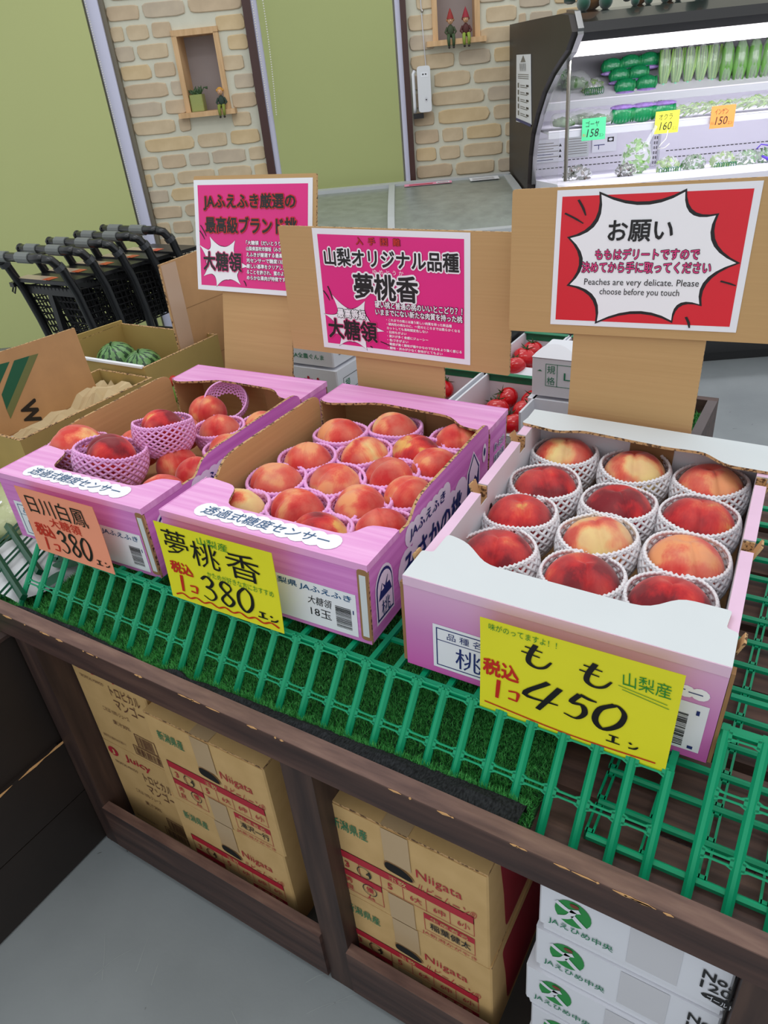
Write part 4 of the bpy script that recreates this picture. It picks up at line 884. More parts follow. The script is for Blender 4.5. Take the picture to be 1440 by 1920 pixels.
def ctrim(m):
    pts = PROF[2:13]
    for (t0, z0), (t1, z1) in zip(pts, pts[1:]):
        d = Vector((t1 - t0, z1 - z0)).normalized(); n = Vector((-d.y, d.x)) * -.0; w_ = .008
        m.add([(x, t + e * -d.y * -1, z + e * d.x * -1) for e in (0, w_) for x in (.454, .469) for t, z in ((t0, z0), (t1, z1))], [(0, 1, 3, 2), (4, 6, 7, 5), (0, 4, 5, 1), (2, 3, 7, 6), (0, 2, 6, 4), (1, 5, 7, 3)], chrome)
c_.part('chrome_trim', ctrim, label='curved chrome trim')
RS = 1.9
c_.part('canopy', lambda m: (m.prism([(3.476, 1.179), (2.45, 1.160), (2.33, 1.150), (2.27, 1.128), (2.262, 1.105), (2.29, 1.086), (2.40, 1.078), (3.476, 1.078)], F((.470, 0, 0), (0, 1, 0), (0, 0, 1), (1, 0, 0)), RS - .470, caseblk)))
c_.part('lamp', lambda m: m.add([(s, t, z) for s in (.475, RS) for t, z in ((2.315, 1.080), (2.36, 1.062), (2.47, 1.052), (2.47, 1.076))], [(0, 1, 5, 4), (1, 2, 6, 5), (2, 3, 7, 6), (3, 0, 4, 7), (0, 3, 2, 1), (4, 5, 6, 7)], lampm))
c_.part('back_panel', lambda m: m.box((.466, 3.28, .60), (RS, 3.30, 1.08), casew))
c_.part('lower_body', lambda m: (m.box((.466, 2.70, .04), (RS, 3.46, .60), caseblk), m.prism([(2.48, .62), (2.48, .70), (2.52, .71), (3.28, .64), (3.28, .60), (2.70, .56)], F((.470, 0, 0), (0, 1, 0), (0, 0, 1), (1, 0, 0)), RS - .470, casew), m.box((.466, 2.72, 0), (RS, 3.40, .04), caseblk)))
for nm, t0, z, th in (('shelf', 2.92, .915, .020), ('shelf', 2.76, .838, .018)):
    c_.part(nm, lambda m: (m.box((.480, t0, z - .006), (RS, 3.28, z), casew), m.box((.480, t0 - .004, z - th), (RS, t0, z + .004), caseg), m.box((.480, t0 - .006, z + .002), (RS, t0 + .004, z + .006), casew)))
for s0 in (.98, 1.52):
    c_.part('shelf_track', lambda m: (m.box((s0, 3.275, .62), (s0 + .008, 3.28, 1.05), caseg), m.box((s0 + .03, 3.275, .62), (s0 + .038, 3.28, 1.05), caseg), [m.box((s0 + d, 3.2745, .63 + .018 * k), (s0 + d + .003, 3.2752, .641 + .018 * k), ink) for k in range(22) for d in (.013, .022)]))
c_.part('drain_slots', lambda m: [m.box((.5 + .017 * k, 3.2785, z + .0 * k), (.511 + .017 * k, 3.2795, z + .003), ink) for k in range(80) for z in (.665, .69) if k not in (27, 28, 29, 30, 31, 58, 59, 60, 61)], kind='stuff')
c_.part('end_strut', lambda m: m.tube([(.490, 2.50, 1.055), (.492, 2.50, .72)], .006, steel, 8), label='slim steel strut')
glassm = mat('clear_glass', (250, 252, 252), .02, alpha=.12)
c_.part('side_glass', lambda m: m.add([(.468, t, z) for t, z in ((2.41, 1.05), (2.512, 1.018), (2.655, .967), (2.775, .902), (2.875, .832), (2.924, .759), (2.94, .70), (2.50, .70), (2.50, 1.05))], [tuple(range(9))], glassm))
def notice(m):
    m.box((.500, 3.272, .69), (.632, 3.274, .775), paper); m.box((.640, 3.272, .70), (.732, 3.274, .785), mat('grey_notice', (206, 212, 210), .5)); m.box((.745, 3.272, .71), (.842, 3.274, .80), paper)
    for k in range(7): m.box((.506, 3.2715, .698 + .010 * k), (.506 + .085 + .02 * (k % 2), 3.2722, .7005 + .010 * k), inkb if k in (0, 2) else inkgr)
    for k in range(3):
        m.flat([(.612, .705 + .02 * k), (.624, .705 + .02 * k), (.618, .716 + .02 * k)], F((0, 3.2712, 0), (1, 0, 0), (0, 0, 1)), ink)
    for k in range(7): m.box((.645, 3.2715, .712 + .009 * k), (.725, 3.2722, .714 + .009 * k), inkgr)
    m.box((.805, 3.2710, .745), (.830, 3.2722, .762), ink); m.flat([(.8175 + .008 * math.cos(a * PI / 5), .7535 + .005 * math.sin(a * PI / 5)) for a in range(10)], F((0, 3.2705, 0), (1, 0, 0), (0, 0, 1)), paper)
    m.box((.752, 3.2715, .735), (.795, 3.2722, .738), inkb); m.box((.770, 3.2715, .72), (.773, 3.2722, .735), inkb); m.box((.752, 3.2715, .785), (.832, 3.2722, .788), inkb)
c_.part('instruction_stickers', notice, label='white instruction stickers on the back panel')
def sideposter(m):
    fr = F((.4385, 3.25, .850), (0, -1, 0), (0, .1, 1)); m.prism([(0, 0), (.39, .012), (.37, .222), (.02, .225)], fr, .0012, paper)
    m.rect(fr, .0, .004, .385, .014, inkb, .0016)
    for k in range(5):
        y = .026 + k * .023; m.rect(fr, .05, y, .09, y + .016, inkgr, .0016); m.rect(fr, .12, y + .008, .24, y + .0105, inkgr, .0016); m.rect(fr, .12, y + .002, .30, y + .0045, inkgr, .0016); m.rect(fr, .27, y + .006, .33, y + .0125, ink, .0016)
    for k in range(3): m.rect(fr, .06, .148 + k * .006, .33, .1505 + k * .006, inkgr, .0016)
    for k in range(7): m.brush([(.11 + k * .024, .196), (.115 + k * .024, .183), (.12 + k * .024, .172)], fr, .008, ink, .0016)
    m.flat([(.13, .200), (.26, .200), (.2, .222)], fr, inkgr, .0016)
pt_ = TH('notice_sheet', 'long white printed notice taped to the dark side of the vegetable case', 'poster', (.4385, 3.05, .85), True); pt_.part('sheet', sideposter)
c_.part('sloping_shelf_board', lambda m: m.add([(s, t, z) for s in (.482, RS) for t, z in ((2.926, .918), (3.20, 1.052), (3.203, 1.048), (2.93, .914))], [(0, 1, 5, 4), (3, 2, 1, 0), (4, 5, 6, 7), (2, 3, 7, 6)], casew))
# cards on the shelf edge
for lb, s0, cm_, w1, num in (('small green price card reading 158 on the shelf edge', .589, grn_c, 'ゴーヤ', '158'), ('small lime yellow price card reading 160 on the shelf edge', .829, yel_c, 'オクラ', '160'), ('small orange price card reading 150 on the shelf edge', 1.010, org_c, 'インゲン', '150')):
    q = TH('price_card', lb, 'price card', (s0, 2.745, .81), True); fr = F((s0, 2.748, .806), (1, 0, 0), (0, .0, 1))
    q.part('card', lambda m: m.prism([(0, 0), (.078, .0), (.078, .066), (0, .066)], fr, .0008, cm_))
    def wr(m): txt(m, w1, fr, .012, .040, .044, .018, ink, .0, .0012); txt(m, num, fr, .016, .010, .038, .024, ink, .0, .0012, .15); txt(m, 'エン', fr, .058, .009, .015, .009, ink, 0, .0012); txt(m, '税込', fr, .003, .012, .011, .009, mat('faded_red_ink', (214, 120, 60), .5), 0, .0012)
    q.part('handwriting', wr)
q = TH('card_clip', 'clear bent plastic card holder hanging below the lime yellow price card', 'clip', (.845, 2.74, .79), True)
q.part('clip_wire', lambda m: m.tube([(.872, 2.74, .815), (.868, 2.738, .79), (.85, 2.73, .775), (.838, 2.725, .762), (.862, 2.725, .764), (.878, 2.73, .775)], .0016, mat('clear_plastic', (222, 220, 214), .1), 5), smooth=True)

def caselamp(s, t, z, ln, pw, tilt):
    p = Vector((CAM.x, CAM.y, 0)) + (WXV * s + NDV * t) * K; area('case_lamp_light', (p.x, p.y, z * K), (tilt, 0, WY), ln, .04, pw, (.97, .97, 1))
caselamp(1.18, 2.44, 1.045, 1.45, 6.0, 1.05); caselamp(1.18, 2.96, .893, 1.45, 1.2, .8); caselamp(1.18, 2.80, .818, 1.45, 1.8, .8)
# vegetables
def film(name='clear_film'): return mat(name, (246, 250, 250), .08, alpha=.20, bump=1.0, bscale=55, spec=1.0)
FM = film(); VG = {k: mat('veg_' + k, c, .45, var=.22, vscale=70, stretch=(1, 1, .25)) for k, c in dict(cuc=(96, 150, 66), stalk=(150, 190, 104), okra=(22, 128, 72), goya=(90, 122, 78), bean=(146, 178, 104), leaf=(112, 170, 62), dark=(58, 62, 52), pur=(84, 60, 56), shiso=(80, 130, 70)).items()}
purp = mat('purple_band', (150, 120, 190), .3, bump=.6, bscale=90, var=.3, vscale=90); redtape = mat('red_tape', (214, 40, 60), .4); violet = mat('violet_tape', (90, 60, 190), .3); netg = mat('green_netting', (16, 110, 72), .4)
def veg(kind, label, cat, s, t, z, seed=0, group=None, sc=1.0, lean=0.0):
    rr = random.Random(seed); r = room('vegetable_bag' if kind not in ('okra', 'okralow') else 'okra_bag', label, cat, (s, t, z), 0, group)
    if kind == 'cuc':
        for k in range(3):
            x = (k - 1) * .013; m = MB(); m.tube([(x, .003 * (k % 2), .008), (x + rr.uniform(-.003, .003), -.006, .05), (x * .8, -.002, .098), (x * .6, .004, .118)], [.004, .0098, .0095, .004], VG['cuc'], 8); m.build('cucumber', r, smooth=True)
        m = MB(); m.blob((0, 0, .062), (.0245, .015, .064), FM, 12, 10, lambda d: 1 + .06 * math.sin(d[0] * 9 + seed)); m.build('clear_bag', r, smooth=True)
        m = MB(); m.blob((rr.uniform(-.004, .004), -.004, -.004), (.005, .004, .006), redtape, 6, 5); m.build('red_tape', r)
    elif kind == 'stalk':
        m = MB()
        for k in range(9):
            x = -.019 + .0048 * k; m.tube([(x * .6, -.002, .006), (x, -.008 * rr.random(), .05), (x * 1.1 + rr.uniform(-.004, .004), 0, .112)], [.0018, .0036, .003], VG['stalk'] if k % 3 else VG['cuc'], 5)
        m.build('stalks', r, smooth=True, kind='stuff'); m = MB(); m.blob((0, 0, .058), (.0245, .012, .062), FM, 12, 8); m.build('clear_bag', r, smooth=True)
        m = MB(); m.blob((0, -.004, .0), (.006, .004, .007), mat('mint_label', (130, 214, 180), .4), 6, 5); m.build('label', r)
    elif kind in ('okra', 'okralow'):
        m = MB()
        for k in range(7):
            x = -.030 + .010 * k; m.tube([(x, 0, .004), (x + .002, -.008, .024), (x + .004, -.002, .046)], [.002, .0065, .004], VG['okra'], 6)
        m.build('pods', r, smooth=True, kind='stuff'); m = MB(); m.blob((0, -.002, .026), (.040, .013, .027), mat('green_net_bag', (28, 150, 92), .2, alpha=.7, bump=1, bscale=90), 14, 8); m.build('net_bag', r, smooth=True)
        m = MB(); m.blob((0, -.006, .048 if kind == 'okralow' else .004), (.040, .011, .008), purp, 14, 5); m.build('printed_band', r, label='purple printed band')
    elif kind == 'goya':
        for k in range(2):
            m = MB(); g = [(-.03, (k - .5) * .03, .018), (0, (k - .5) * .03 - .003, .022), (.034, (k - .5) * .03, .016)]; m.tube(g, [.007, .0155, .006], VG['goya'], 12)
            for i in range(40):
                u = rr.uniform(-.026, .028); a = rr.uniform(-.4, PI + .4); m.blob((u, (k - .5) * .03 - .015 * math.cos(a) * (1 - abs(u) * 18 * .8), .02 + .0145 * math.sin(a) * (1 - abs(u) * 14)), .0026, VG['goya'], 5, 4)
            m.build('bitter_melon', r, smooth=True)
        m = MB(); m.blob((0, 0, .024), (.046, .034, .027), FM, 16, 10, lambda d: 1 + .08 * math.sin(d[0] * 8 + seed) + .05 * math.sin(d[2] * 11)); m.build('clear_bag', r, smooth=True)
    elif kind == 'bean':
        m = MB()
        for k in range(16):
            x = rr.uniform(-.030, .024); z_ = rr.uniform(.004, .028); m.tube([(x - .014, rr.uniform(-.014, .01), z_), (x + .004, rr.uniform(-.014, .01), z_ + .012), (x + .018, rr.uniform(-.01, .01), z_ + .006)], [.0015, .0033, .0015], VG['bean'] if k % 3 else VG['stalk'], 5)
        m.build('beans', r, smooth=True, kind='stuff'); m = MB(); m.blob((0, 0, .021), (.040, .022, .023), FM, 14, 8, lambda d: 1 + .07 * math.sin(d[0] * 9 + seed)); m.build('clear_bag', r, smooth=True)
    elif kind in ('leaf', 'dark', 'shiso', 'purple', 'net'):
        key = {'leaf': 'leaf', 'dark': 'dark', 'shiso': 'shiso', 'purple': 'shiso', 'net': 'bean'}[kind]; m = MB(); W_ = .05 if kind != 'leaf' else .042; H_ = .035 if kind != 'leaf' else .052
        for k in range(90):
            d = Vector((rr.gauss(0, 1), rr.gauss(0, 1), rr.gauss(0, 1))).normalized(); p = Vector((d.x * W_ * .86, d.y * .030, H_ + d.z * H_ * .86)); a = Vector((rr.gauss(0, 1), rr.gauss(0, 1), rr.gauss(0, 1))).normalized() * .011; b = d.cross(a).normalized() * .006
            m.add([p - a, p + b + d * .003, p + a, p - b], [(0, 1, 2, 3)], VG[key] if not (kind == 'dark' and k % 3 == 0) else VG['pur'])
        m.build('leaves', r, kind='stuff'); m = MB(); m.blob((0, 0, H_), (W_, .034, H_), FM, 16, 10, lambda d: 1 + .08 * math.sin(d[0] * 7 + seed) + .05 * math.sin(d[2] * 9 + seed)); m.build('clear_bag', r, smooth=True)
        if kind == 'leaf': m = MB(); m.prism([(.012, .08), (.044, .135), (.050, .13), (.026, .078)], F((0, -.01, 0), (1, 0, 0), (0, 0, 1)), .001, FM); m.build('bag_neck', r)
        if kind == 'purple': m = MB(); m.tube([(-.04, -.03, .045), (-.01, -.038, .03), (.02, -.036, .042), (.045, -.03, .036)], [.004, .008, .008, .004], violet, 6); m.tube([(-.06, -.02, .07), (-.045, -.02, .085), (-.01, -.02, .078)], .0025, violet, 5); m.build('violet_tape', r, smooth=True)
        if kind == 'net':
            m = MB()
            for k in range(9): m.tube([(-.036 + .009 * k + .005 * math.cos(a * PI / 5), -.034, .022 + .013 * math.sin(a * PI / 5)) for a in range(10)], .0014, netg, 4, closed=True)
            m.build('green_netting', r, kind='stuff')
    r.scale = (K * sc,) * 3; r.rotation_euler = (lean, 0, WY); return r
ORD = ['first', 'second', 'third', 'fourth', 'fifth', 'sixth', 'seventh', 'eighth', 'ninth', 'tenth']
for i in range(5): veg('stalk', '%s bagged bunch of pale green stalks from the left on the upper shelf' % ORD[i], 'vegetable', .912 + .042 * i, 2.975, .937, i, 'bagged green stalks', .95)
for i in range(6): veg('cuc', '%s clear bag of green cucumbers from the left on the upper shelf' % ORD[i], 'vegetable', 1.118 + .046 * i, 2.960, .922, 30 + i, 'cucumber bags', 1.05)
for i, (s, t, z) in enumerate(((.735, 3.00, .985), (.80, 3.005, .990), (.865, 3.005, .992), (.760, 2.985, .955), (.825, 2.98, .957), (.775, 2.955, .922), (.85, 2.96, .925))):
    veg('okra', 'green net bag of okra on the upper shelf, ' + ('top layer, left', 'top layer, middle', 'top layer, right', 'middle layer, left', 'middle layer, right', 'bottom layer, left', 'bottom layer, right')[i], 'vegetable', s, t, z, i, 'okra bags on the upper shelf', .95)
for i, (s, t) in enumerate(((.700, 2.80), (.770, 2.80), (.838, 2.80))): veg('okralow', '%s shiny green net bag of okra behind the lime yellow price card' % ('leftmost', 'middle', 'rightmost')[i], 'vegetable', s + .03, t, .842, i, 'okra bags on the lower shelf', 1.05)
for i, (s, t) in enumerate(((.535, 2.80), (.600, 2.84), (.655, 2.80), (.63, 2.90))): veg('goya', 'clear bag of bumpy bitter melons on the lower shelf, ' + ('at the left end', 'left of the steel strut', 'nearest the okra', 'at the back')[i], 'vegetable', s, t, .842, i, 'bitter melon bags', 1.05)
for i in range(8): veg('bean', '%s clear bag of green beans from the left on the lower shelf' % ORD[i], 'vegetable', .905 + .048 * i, 2.815 - .01 * (i % 2), .842 + .004 * (i > 4), i, 'green bean bags', 1.05)
veg('goya', 'clear bag with a long bitter melon standing at the left end of the upper shelf', 'vegetable', .60, 2.97, .945, 5, None, 1.3)
veg('shiso', 'crumpled clear bag of green leaves at the far left of the upper shelf', 'vegetable', .545, 2.99, .965, 41, None, .9)
veg('net', 'crumpled clear bag of pale greens left of the okra on the upper shelf', 'vegetable', .665, 2.96, .925, 43, None, .8)
veg('dark', 'clear bag of dark dried greens at the left end of the case floor', 'vegetable', .565, 2.68, .675, 1, None, .95)
veg('leaf', 'clear bag of bright green leafy salad on the floor of the case', 'vegetable', .775, 2.74, .680, 2, None, 1.15)
o_ = veg('dark', 'small clear bag of dark red leaves in front of the leafy salad', 'vegetable', .715, 2.64, .690, 3, None, .72)
for i, (s, k_) in enumerate(((.87, 'net'), (.955, 'shiso'), (1.05, 'net'), (1.13, 'shiso'), (1.20, 'purple'), (1.29, 'net'), (1.36, 'purple'))):
    veg(k_, ['bag of greens with green netting next to the leafy salad', 'long clear bag of pale greens in the middle of the case floor', 'bag of greens with green netting left of the violet tape', 'bag of single green leaves behind the violet tape', 'clear bag of greens with violet tape on the case floor', 'bag of greens with green netting at the right edge of the case', 'bag of greens with violet tape at the right edge of the case'][i], 'vegetable', s, 2.70, .680, 11 + i, None, .85)
# plush toys, seen from the tummy down
fur_g = mat('green_plush', (30, 84, 66), .9, sheen=.6, bump=.5, bscale=160); fur_b = mat('tan_plush', (150, 108, 66), .9, sheen=.6, bump=.5, bscale=160); yelb = mat('yellow_cloth', (222, 190, 60), .7)
for i, (s, w_, lb) in enumerate(((.535, 1.25, 'large green and tan plush toy at the left end on top of the vegetable case'), (.665, .75, 'green plush toy with a yellow cloth on top of the vegetable case'), (.745, .75, 'small tan and green plush toy, third from the left on the case'), (.84, .9, 'green plush toy with a round badge, rightmost on the case'))):
    r = room('plush_toy', lb, 'plush toy', (s, 2.44, 1.158), 0)
    r.scale = (K * w_,) * 3
    m = MB(); m.blob((0, .02, .045), (.036, .030, .045), fur_b if i != 3 else fur_g, 14, 10); m.build('body', r, smooth=True)
    m = MB(); m.blob((0, .02, .115), (.034, .030, .032), fur_g, 14, 10); [m.blob((e * .012, -.008, .12), (.005, .003, .006), ink, 6, 5) for e in (-1, 1)]; m.blob((0, -.012, .108), (.010, .006, .006), fur_b, 8, 6); m.build('head', r, smooth=True)
    for e in (-1, 1):
        m = MB(); m.blob((e * .024, -.022, .014), (.014, .026, .016), fur_g, 12, 8); m.build('foot', r, smooth=True)
        m = MB(); m.tube([(e * .034, .015, .07), (e * .048, .0, .045), (e * .052, -.01, .02)], [.010, .012, .013], fur_g, 8); m.build('arm', r, smooth=True)
    if i == 1: m = MB(); m.box((-.026, -.016, .04), (.022, -.008, .062), yelb); m.build('yellow_cloth', r)
    if i == 3: m = MB(); m.lathe([(.0001, 0), (.009, 0), (.010, .002), (.0001, .002)], greyw, n=12, fr=F((-.012, -.014, .035), (1, 0, 0), (0, 0, 1), (0, -1, 0))); m.build('badge', r)

# chest freezer
fzg = mat('freezer_grey', (186, 190, 192), .4); fzw = mat('freezer_white', (224, 226, 228), .4); fglass = mat('frosted_lid_glass', (132, 138, 130), .32, bump=.6, bscale=60, var=.16, vscale=22, spec=.6)
fz = TH('chest_freezer', 'pale grey chest freezer with curved sliding glass lids below the brown-framed window', 'freezer', (0, 2.9, 0), True)
fz.part('body', lambda m: m.prism(rpoly([(-.58, 2.66), (.420, 2.66), (.420, 3.40), (-.58, 3.40)], .05), F((0, 0, .03)), .50, fzw))
fz.part('inner_tub', lambda m: m.box((-.56, 2.72, .54), (.40, 3.34, .545), mat('frost', (150, 158, 158), .6, var=.15, vscale=12)))
ARC = [(2.66, .555), (2.70, .578), (2.80, .600), (2.95, .618), (3.10, .628), (3.25, .634), (3.38, .638)]
def lid(m, s0, s1, dz):
    n = len(ARC); vs = [(s, t, z + dz) for t, z in ARC for s in (s0, s1)]; m.add(vs, [(2 * i, 2 * i + 1, 2 * i + 3, 2 * i + 2) for i in range(n - 1)], fglass)
fz.part('glass_lid', lambda m: lid(m, -.58, -.05, .0), smooth=True); fz.part('glass_lid', lambda m: lid(m, -.08, .41, .006), smooth=True)
def band(m, s0, s1, dz=.0):
    n = len(ARC); P = []
    for t, z in ARC: P += [(s0, t, z + dz), (s1, t, z + dz), (s1, t, z + dz + .010), (s0, t, z + dz + .010)]
    fs = []
    for i in range(n - 1):
        for k in range(4): fs.append((4 * i + k, 4 * i + (k + 1) % 4, 4 * i + 4 + (k + 1) % 4, 4 * i + 4 + k))
    fs += [(0, 1, 2, 3), (4 * n - 1, 4 * n - 2, 4 * n - 3, 4 * n - 4)]; m.add(P, fs, fzg)
fz.part('lid_frame', lambda m: (band(m, -.085, -.06, .004), band(m, .400, .432), band(m, -.61, -.57)))
fz.part('front_rim', lambda m: m.prism(rpoly([(-.61, 2.63), (.432, 2.63), (.432, 2.675), (-.61, 2.675)], .01), F((0, 0, .525)), .045, fzg))
fz.part('rear_rim', lambda m: m.prism(rpoly([(-.61, 3.36), (.432, 3.36), (.432, 3.42), (-.61, 3.42)], .02), F((0, 0, .60)), .052, fzg))
fz.part('side_rim', lambda m: (m.box((.405, 2.67, .54), (.432, 3.36, .60), fzg)))
fz.part('tray_wire', lambda m: (m.tube([(-.36, 3.0, .60), (-.34, 3.0, .612), (-.24, 3.0, .614), (-.225, 3.0, .600)], .003, fzw, 5), m.tube([(-.19, 3.0, .60), (-.18, 3.0, .614), (-.09, 3.0, .616)], .003, fzw, 5)))
def st1(m):
    fr = F((-.02, 3.30, .645), (1, 0, 0), (0, 1, .05)); m.rect(fr, 0, 0, .20, .05, mat('pink_sticker', (232, 150, 180), .5)); m.rect(fr, .02, .012, .12, .03, inkcr, .0004); m.rect(fr, .135, .01, .19, .04, paper, .0004); m.rect(fr, .14, .016, .185, .024, ink, .0008)
fz.part('pink_sticker', st1)
fz.part('white_sticker', lambda m: (m.rect(F((.255, 3.28, .646), (1, 0, 0), (0, 1, .05)), 0, 0, .12, .07, paper), [m.rect(F((.265, 3.29, .647), (1, 0, 0), (0, 1, .05)), 0, .012 * k, .09, .012 * k + .003, inkgr) for k in range(4)]))

# shopping carts nested along the blind
def cart():
    r = room('shopping_cart', 'x', 'shopping cart', (0, 0, 0)); W_ = .27
    def P(name, fn, **k): m = MB(); fn(m); return m.build(name, r, **k)
    h = P('handle', lambda m: m.tube([(.0, -.01, .655), (.0, 0, .66), (W_ - .03, 0, .66), (W_, .006, .66)], .0148, blackm, 10), smooth=True)
    for a, b in ((.035, .092), (.150, .215)):
        m = MB(); m.tube([(a, 0, .66), (b, 0, .66)], .0178, greyp, 12); m.build('grip', h, smooth=False)
    m = MB(); m.blob((-.004, 0, .66), (.010, .017, .017), blackp, 10, 8); m.build('end_cap', h, smooth=True)
    for x in (.0, W_):
        d = 1 if x > 0 else -1
        P('side_tube', lambda m: m.tube([(x, .0, .66), (x + .016 * d * (d > 0), .018, .652), (x + .022 * (d > 0), .045, .615), (x + .018 * (d > 0), .075, .53), (x + .01 * (d > 0), .10, .42), (x, .115, .33), (x, .12, .24), (x, .10, .10)], [.015, .015, .0148, .0145, .0145, .014, .013, .013], blackm, 8), smooth=True)
        P('joint', lambda m: m.tube([(x + .018 * (d > 0), .034, .632), (x + .021 * (d > 0), .041, .618)], .019, mat('joint_grey', (62, 64, 68), .4), 10))
    P('tray', lambda m: (m.add([(0, .06, .572), (W_, .06, .572), (W_ - .01, .20, .566), (.01, .20, .566), (0, .06, .560), (W_, .06, .560), (W_ - .01, .20, .554), (.01, .20, .554)], [(0, 1, 2, 3), (7, 6, 5, 4), (0, 4, 5, 1), (1, 5, 6, 2), (2, 6, 7, 3), (3, 7, 4, 0)], blackp), m.box((-.026, .045, .545), (-.004, .075, .560), blackp), m.tube([(-.015, .05, .548), (-.022, .045, .530), (-.008, .043, .525), (-.002, .05, .545)], .003, blackp, 5)))
    P('notice_plate', lambda m: (m.box((.004, .062, .5722), (W_ * .6, .105, .5735), mat('notice_beige', (206, 184, 160), .3)), m.box((W_ * .52, .062, .5736), (W_ * .66, .100, .5742), mat('orange_sticker', (220, 90, 50), .4)), m.box((W_ * .68, .062, .5722), (W_ * .98, .10, .5735), blackp)))
    def lat(m, A, B, C_, D, nu, nv, w1=.004, w2=.0035, pm=blackp):
        A, B, C_, D = map(Vector, (A, B, C_, D))
        for i in range(nu + 1): u = i / nu; m.tube([A.lerp(B, u), D.lerp(C_, u)], w1, pm, 4)
        for j in range(nv + 1): v = j / nv; m.tube([A.lerp(D, v), B.lerp(C_, v)], w2, pm, 4)
    P('rear_panel', lambda m: (lat(m, (.008, .082, .545), (W_ - .004, .082, .545), (W_ - .01, .125, .365), (.012, .125, .365), 13, 7, .0032, .0035), m.box((.11, .084, .37), (.135, .104, .54), blackp), m.prism([(0, .516), (W_, .516), (W_, .546), (0, .546)], F((0, .088, 0), (1, 0, 0), (0, 0, 1)), .006, blackp)))
    P('side_basket', lambda m: lat(m, (W_, .09, .54), (W_ - .03, .46, .50), (W_ - .05, .44, .36), (W_ - .01, .125, .365), 16, 8, .0022, .0022), kind='stuff')
    P('side_basket', lambda m: lat(m, (0, .09, .54), (.03, .46, .50), (.05, .44, .36), (.01, .125, .365), 16, 8, .0022, .0022), kind='stuff')
    P('front_basket', lambda m: (lat(m, (.03, .46, .50), (W_ - .03, .46, .50), (W_ - .05, .44, .36), (.05, .44, .36), 8, 5, .0025, .0025), lat(m, (.01, .125, .365), (W_ - .01, .125, .365), (W_ - .05, .44, .36), (.05, .44, .36), 8, 8, .0025, .0025)), kind='stuff')
    P('lower_frame', lambda m: (m.tube([(0, .12, .25), (0, .42, .14), (.01, .46, .06)], .011, blackm, 8), m.tube([(W_, .12, .25), (W_, .42, .14), (W_ - .01, .46, .06)], .011, blackm, 8), m.tube([(0, .10, .10), (W_, .10, .10)], .009, blackm, 8), m.tube([(0, .10, .10), (0, .44, .10)], .009, blackm, 8), m.tube([(W_, .10, .10), (W_, .44, .10)], .009, blackm, 8)), smooth=True)
    for x in (0, W_):
        for y in (.10, .45): P('wheel', lambda m: (m.lathe([(.001, -.008), (.026, -.008), (.030, -.004), (.030, .004), (.026, .008), (.001, .008)], blackp, n=16, fr=F((x, y, .030), (0, 1, 0), (0, 0, 1))), m.box((x - .012, y - .006, .030), (x + .012, y + .006, .10), steel)))
    return r
ct = cart(); HD = math.atan2(-.5, .866)
for i in range(5):
    o = ct if i == 0 else copy_tree(ct)
    s, t = -1.392 + .0655 * i, 2.452 + .0865 * i
    p_ = Vector((CAM.x, CAM.y, 0)) + (WXV * s + NDV * t) * K; o.location = (p_.x, p_.y, 0); o.rotation_euler = (0, 0, WY + HD)
    o['label'] = ['black shopping cart with grey grips nearest the viewer, leftmost of the nested row', 'second shopping cart from the left in the nested row', 'third shopping cart from the left in the nested row', 'fourth shopping cart from the left in the nested row', 'fifth shopping cart from the left in the nested row, by the brick pillar', 'innermost shopping cart of the nested row, mostly behind the pink poster'][i]; o['group'] = 'nested shopping carts'

# ------------------------------------------------------------------ second display table behind, with tomatoes
bt = TH('display_table', 'dark wooden display table behind, lined with turf and carrying the tomato trays', 'table', (-.25, .56, 0))
BX0, BX1, BY0, BY1 = -.474, .231, .375, .775
bt.part('rear_board', lambda m: m.box((BX0, BY1 - .018, .35), (BX1, BY1, .446), wood)); bt.part('front_board', lambda m: m.box((BX0, BY0, .35), (BX1, BY0 + .018, .446), wood))
bt.part('side_board', lambda m: (m.box((BX1 - .018, BY0 + .018, .35), (BX1, BY1 - .018, .446), wood), m.box((BX1 - .018, BY0 + .018, .446), (BX1, BY1 - .018, .4465), mat('grey_worn_edge', (92, 82, 82), .6, var=.1)))); bt.part('side_board', lambda m: m.box((BX0, BY0 + .018, .35), (BX0 + .018, BY1 - .018, .446), wood))
bt.part('deck', lambda m: m.box((BX0 + .018, BY0 + .018, .40), (BX1 - .018, BY1 - .018, .414), turfb))
for x in (BX0 + .01, BX1 - .05):
    for y in (BY0 + .01, BY1 - .05): bt.part('leg', lambda m: m.box((x, y, 0), (x + .04, y + .04, .40), woodv))
blades('turf_blades', bt.r, 5000, (.10, BX1 - .022), (BY0 + .02, BY1 - .02), lambda y: y * 0 + .414, .012, 4, .002).location = -bt.b
